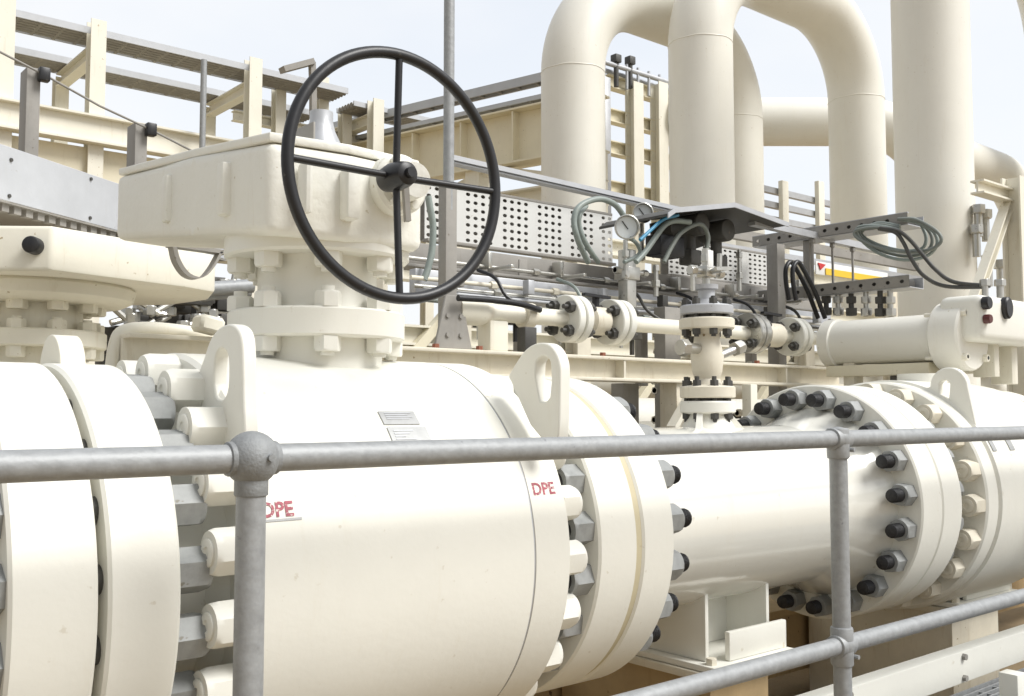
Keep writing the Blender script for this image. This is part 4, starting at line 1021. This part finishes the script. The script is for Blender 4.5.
# raking frame behind the right hand control unit
rf = thing('raking_frame', (8.2, 3.6, GZ), 'cream raking steel brace and post at the right edge behind the control unit', 'steel frame')
a = at(978, 290, Y=3.3); b = at(1010, 198, Y=3.3); m = MB(); hbeam(m, a+(a-b)*.9, b, .07, .07); m.build('brace', M['cream'], rf)
c = at(1016, 240, Y=3.25); m = MB(); hbeam(m, (c.x, 3.25, GZ), (c.x, 3.25, at(1014, 178, Y=3.25).z), .14, .14); m.build('column', M['cream'], rf)
m = MB(); p = at(985, 193, Y=3.3); hbeam(m, p+Vector((-.12, 0, .03)), p+Vector((1.2, 0, .03)), .10, .10); m.build('beam', M['cream'], rf)
m = MB()
for px, py in ((978, 205), (985, 210), (976, 225), (988, 255), (1000, 260)):
    c = at(px, py, Y=3.6); m.cyl(c, c+Vector((0, 0, -.25)), .03, 10); m.hexnut(c, (0, 0, -1), .09, .07)
m.build('small_valve', M['steel'], rf)

# ------------------------------------------------------------------ light, sky, camera
W = bpy.data.worlds.new('World'); S.world = W; W.use_nodes = True
nt = W.node_tree; N = nt.nodes; L = nt.links
bg = N['Background']
sky = N.new('ShaderNodeTexSky'); sky.sky_type = 'NISHITA'; sky.sun_disc = False
SUN_EL = R(48)
sv = Vector((.50, -.87, 0)).normalized()       # the sun stands behind the camera, a little to the right
sun_dir = Vector((sv.x*math.cos(SUN_EL), sv.y*math.cos(SUN_EL), math.sin(SUN_EL)))
sky.sun_elevation = SUN_EL; sky.sun_rotation = math.atan2(sun_dir.x, sun_dir.y)
sky.air_density = 1.2; sky.dust_density = 2.5
tc = N.new('ShaderNodeTexCoord')
mp = N.new('ShaderNodeMapping'); mp.inputs['Scale'].default_value = (1, 1, 2.2); L.new(tc.outputs['Generated'], mp.inputs['Vector'])
sx_ = N.new('ShaderNodeSeparateXYZ'); L.new(tc.outputs['Generated'], sx_.inputs['Vector'])
left_dim = N.new('ShaderNodeMapRange'); left_dim.inputs['From Min'].default_value = -.9; left_dim.inputs['From Max'].default_value = .25; left_dim.inputs['To Min'].default_value = .55; left_dim.inputs['To Max'].default_value = 1
L.new(sx_.outputs['X'], left_dim.inputs['Value'])
no = N.new('ShaderNodeTexNoise'); no.inputs['Scale'].default_value = 2.2; no.inputs['Detail'].default_value = 5; L.new(mp.outputs['Vector'], no.inputs['Vector'])
cr = N.new('ShaderNodeValToRGB'); cr.color_ramp.elements[0].position = .3; cr.color_ramp.elements[1].position = .66
cr.color_ramp.elements[0].color = (.78, .78, .78, 1); cr.color_ramp.elements[1].color = (1, 1, 1, 1)
L.new(no.outputs['Fac'], cr.inputs['Fac'])
mx = N.new('ShaderNodeMixRGB'); mx.inputs['Color2'].default_value = (4.3, 4.37, 4.46, 1)
L.new(cr.outputs['Color'], mx.inputs['Fac']); L.new(sky.outputs['Color'], mx.inputs['Color1']); ml = N.new('ShaderNodeMixRGB'); ml.blend_type = 'MULTIPLY'; ml.inputs['Fac'].default_value = 1; L.new(mx.outputs['Color'], ml.inputs['Color1']); L.new(left_dim.outputs['Result'], ml.inputs['Color2'])   # left sky, out of view, dimmed to keep left-facing sides dark
L.new(ml.outputs['Color'], bg.inputs['Color'])
bg.inputs['Strength'].default_value = .13
sl = bpy.data.lights.new('sun', 'SUN'); sl.energy = 2.0; sl.angle = R(26); sl.color = (1, .985, .955)
so = bpy.data.objects.new('sun', sl); COL.objects.link(so); so.rotation_euler = sun_dir.to_track_quat('Z', 'Y').to_euler()
cd = bpy.data.cameras.new('camera'); co = bpy.data.objects.new('camera', cd); COL.objects.link(co)
cd.sensor_width = 36; cd.lens = 36*FOC/1024; cd.clip_start = .05; cd.clip_end = 1500
co.location = (0, 0, EYE)
f = Vector((CT*math.cos(PITCH), ST*math.cos(PITCH), math.sin(PITCH)))
co.rotation_euler = f.to_track_quat('-Z', 'Y').to_euler()
S.camera = co
S.view_settings.view_transform = 'Standard'; S.view_settings.look = 'None'; S.view_settings.exposure = .80; S.view_settings.gamma = 1
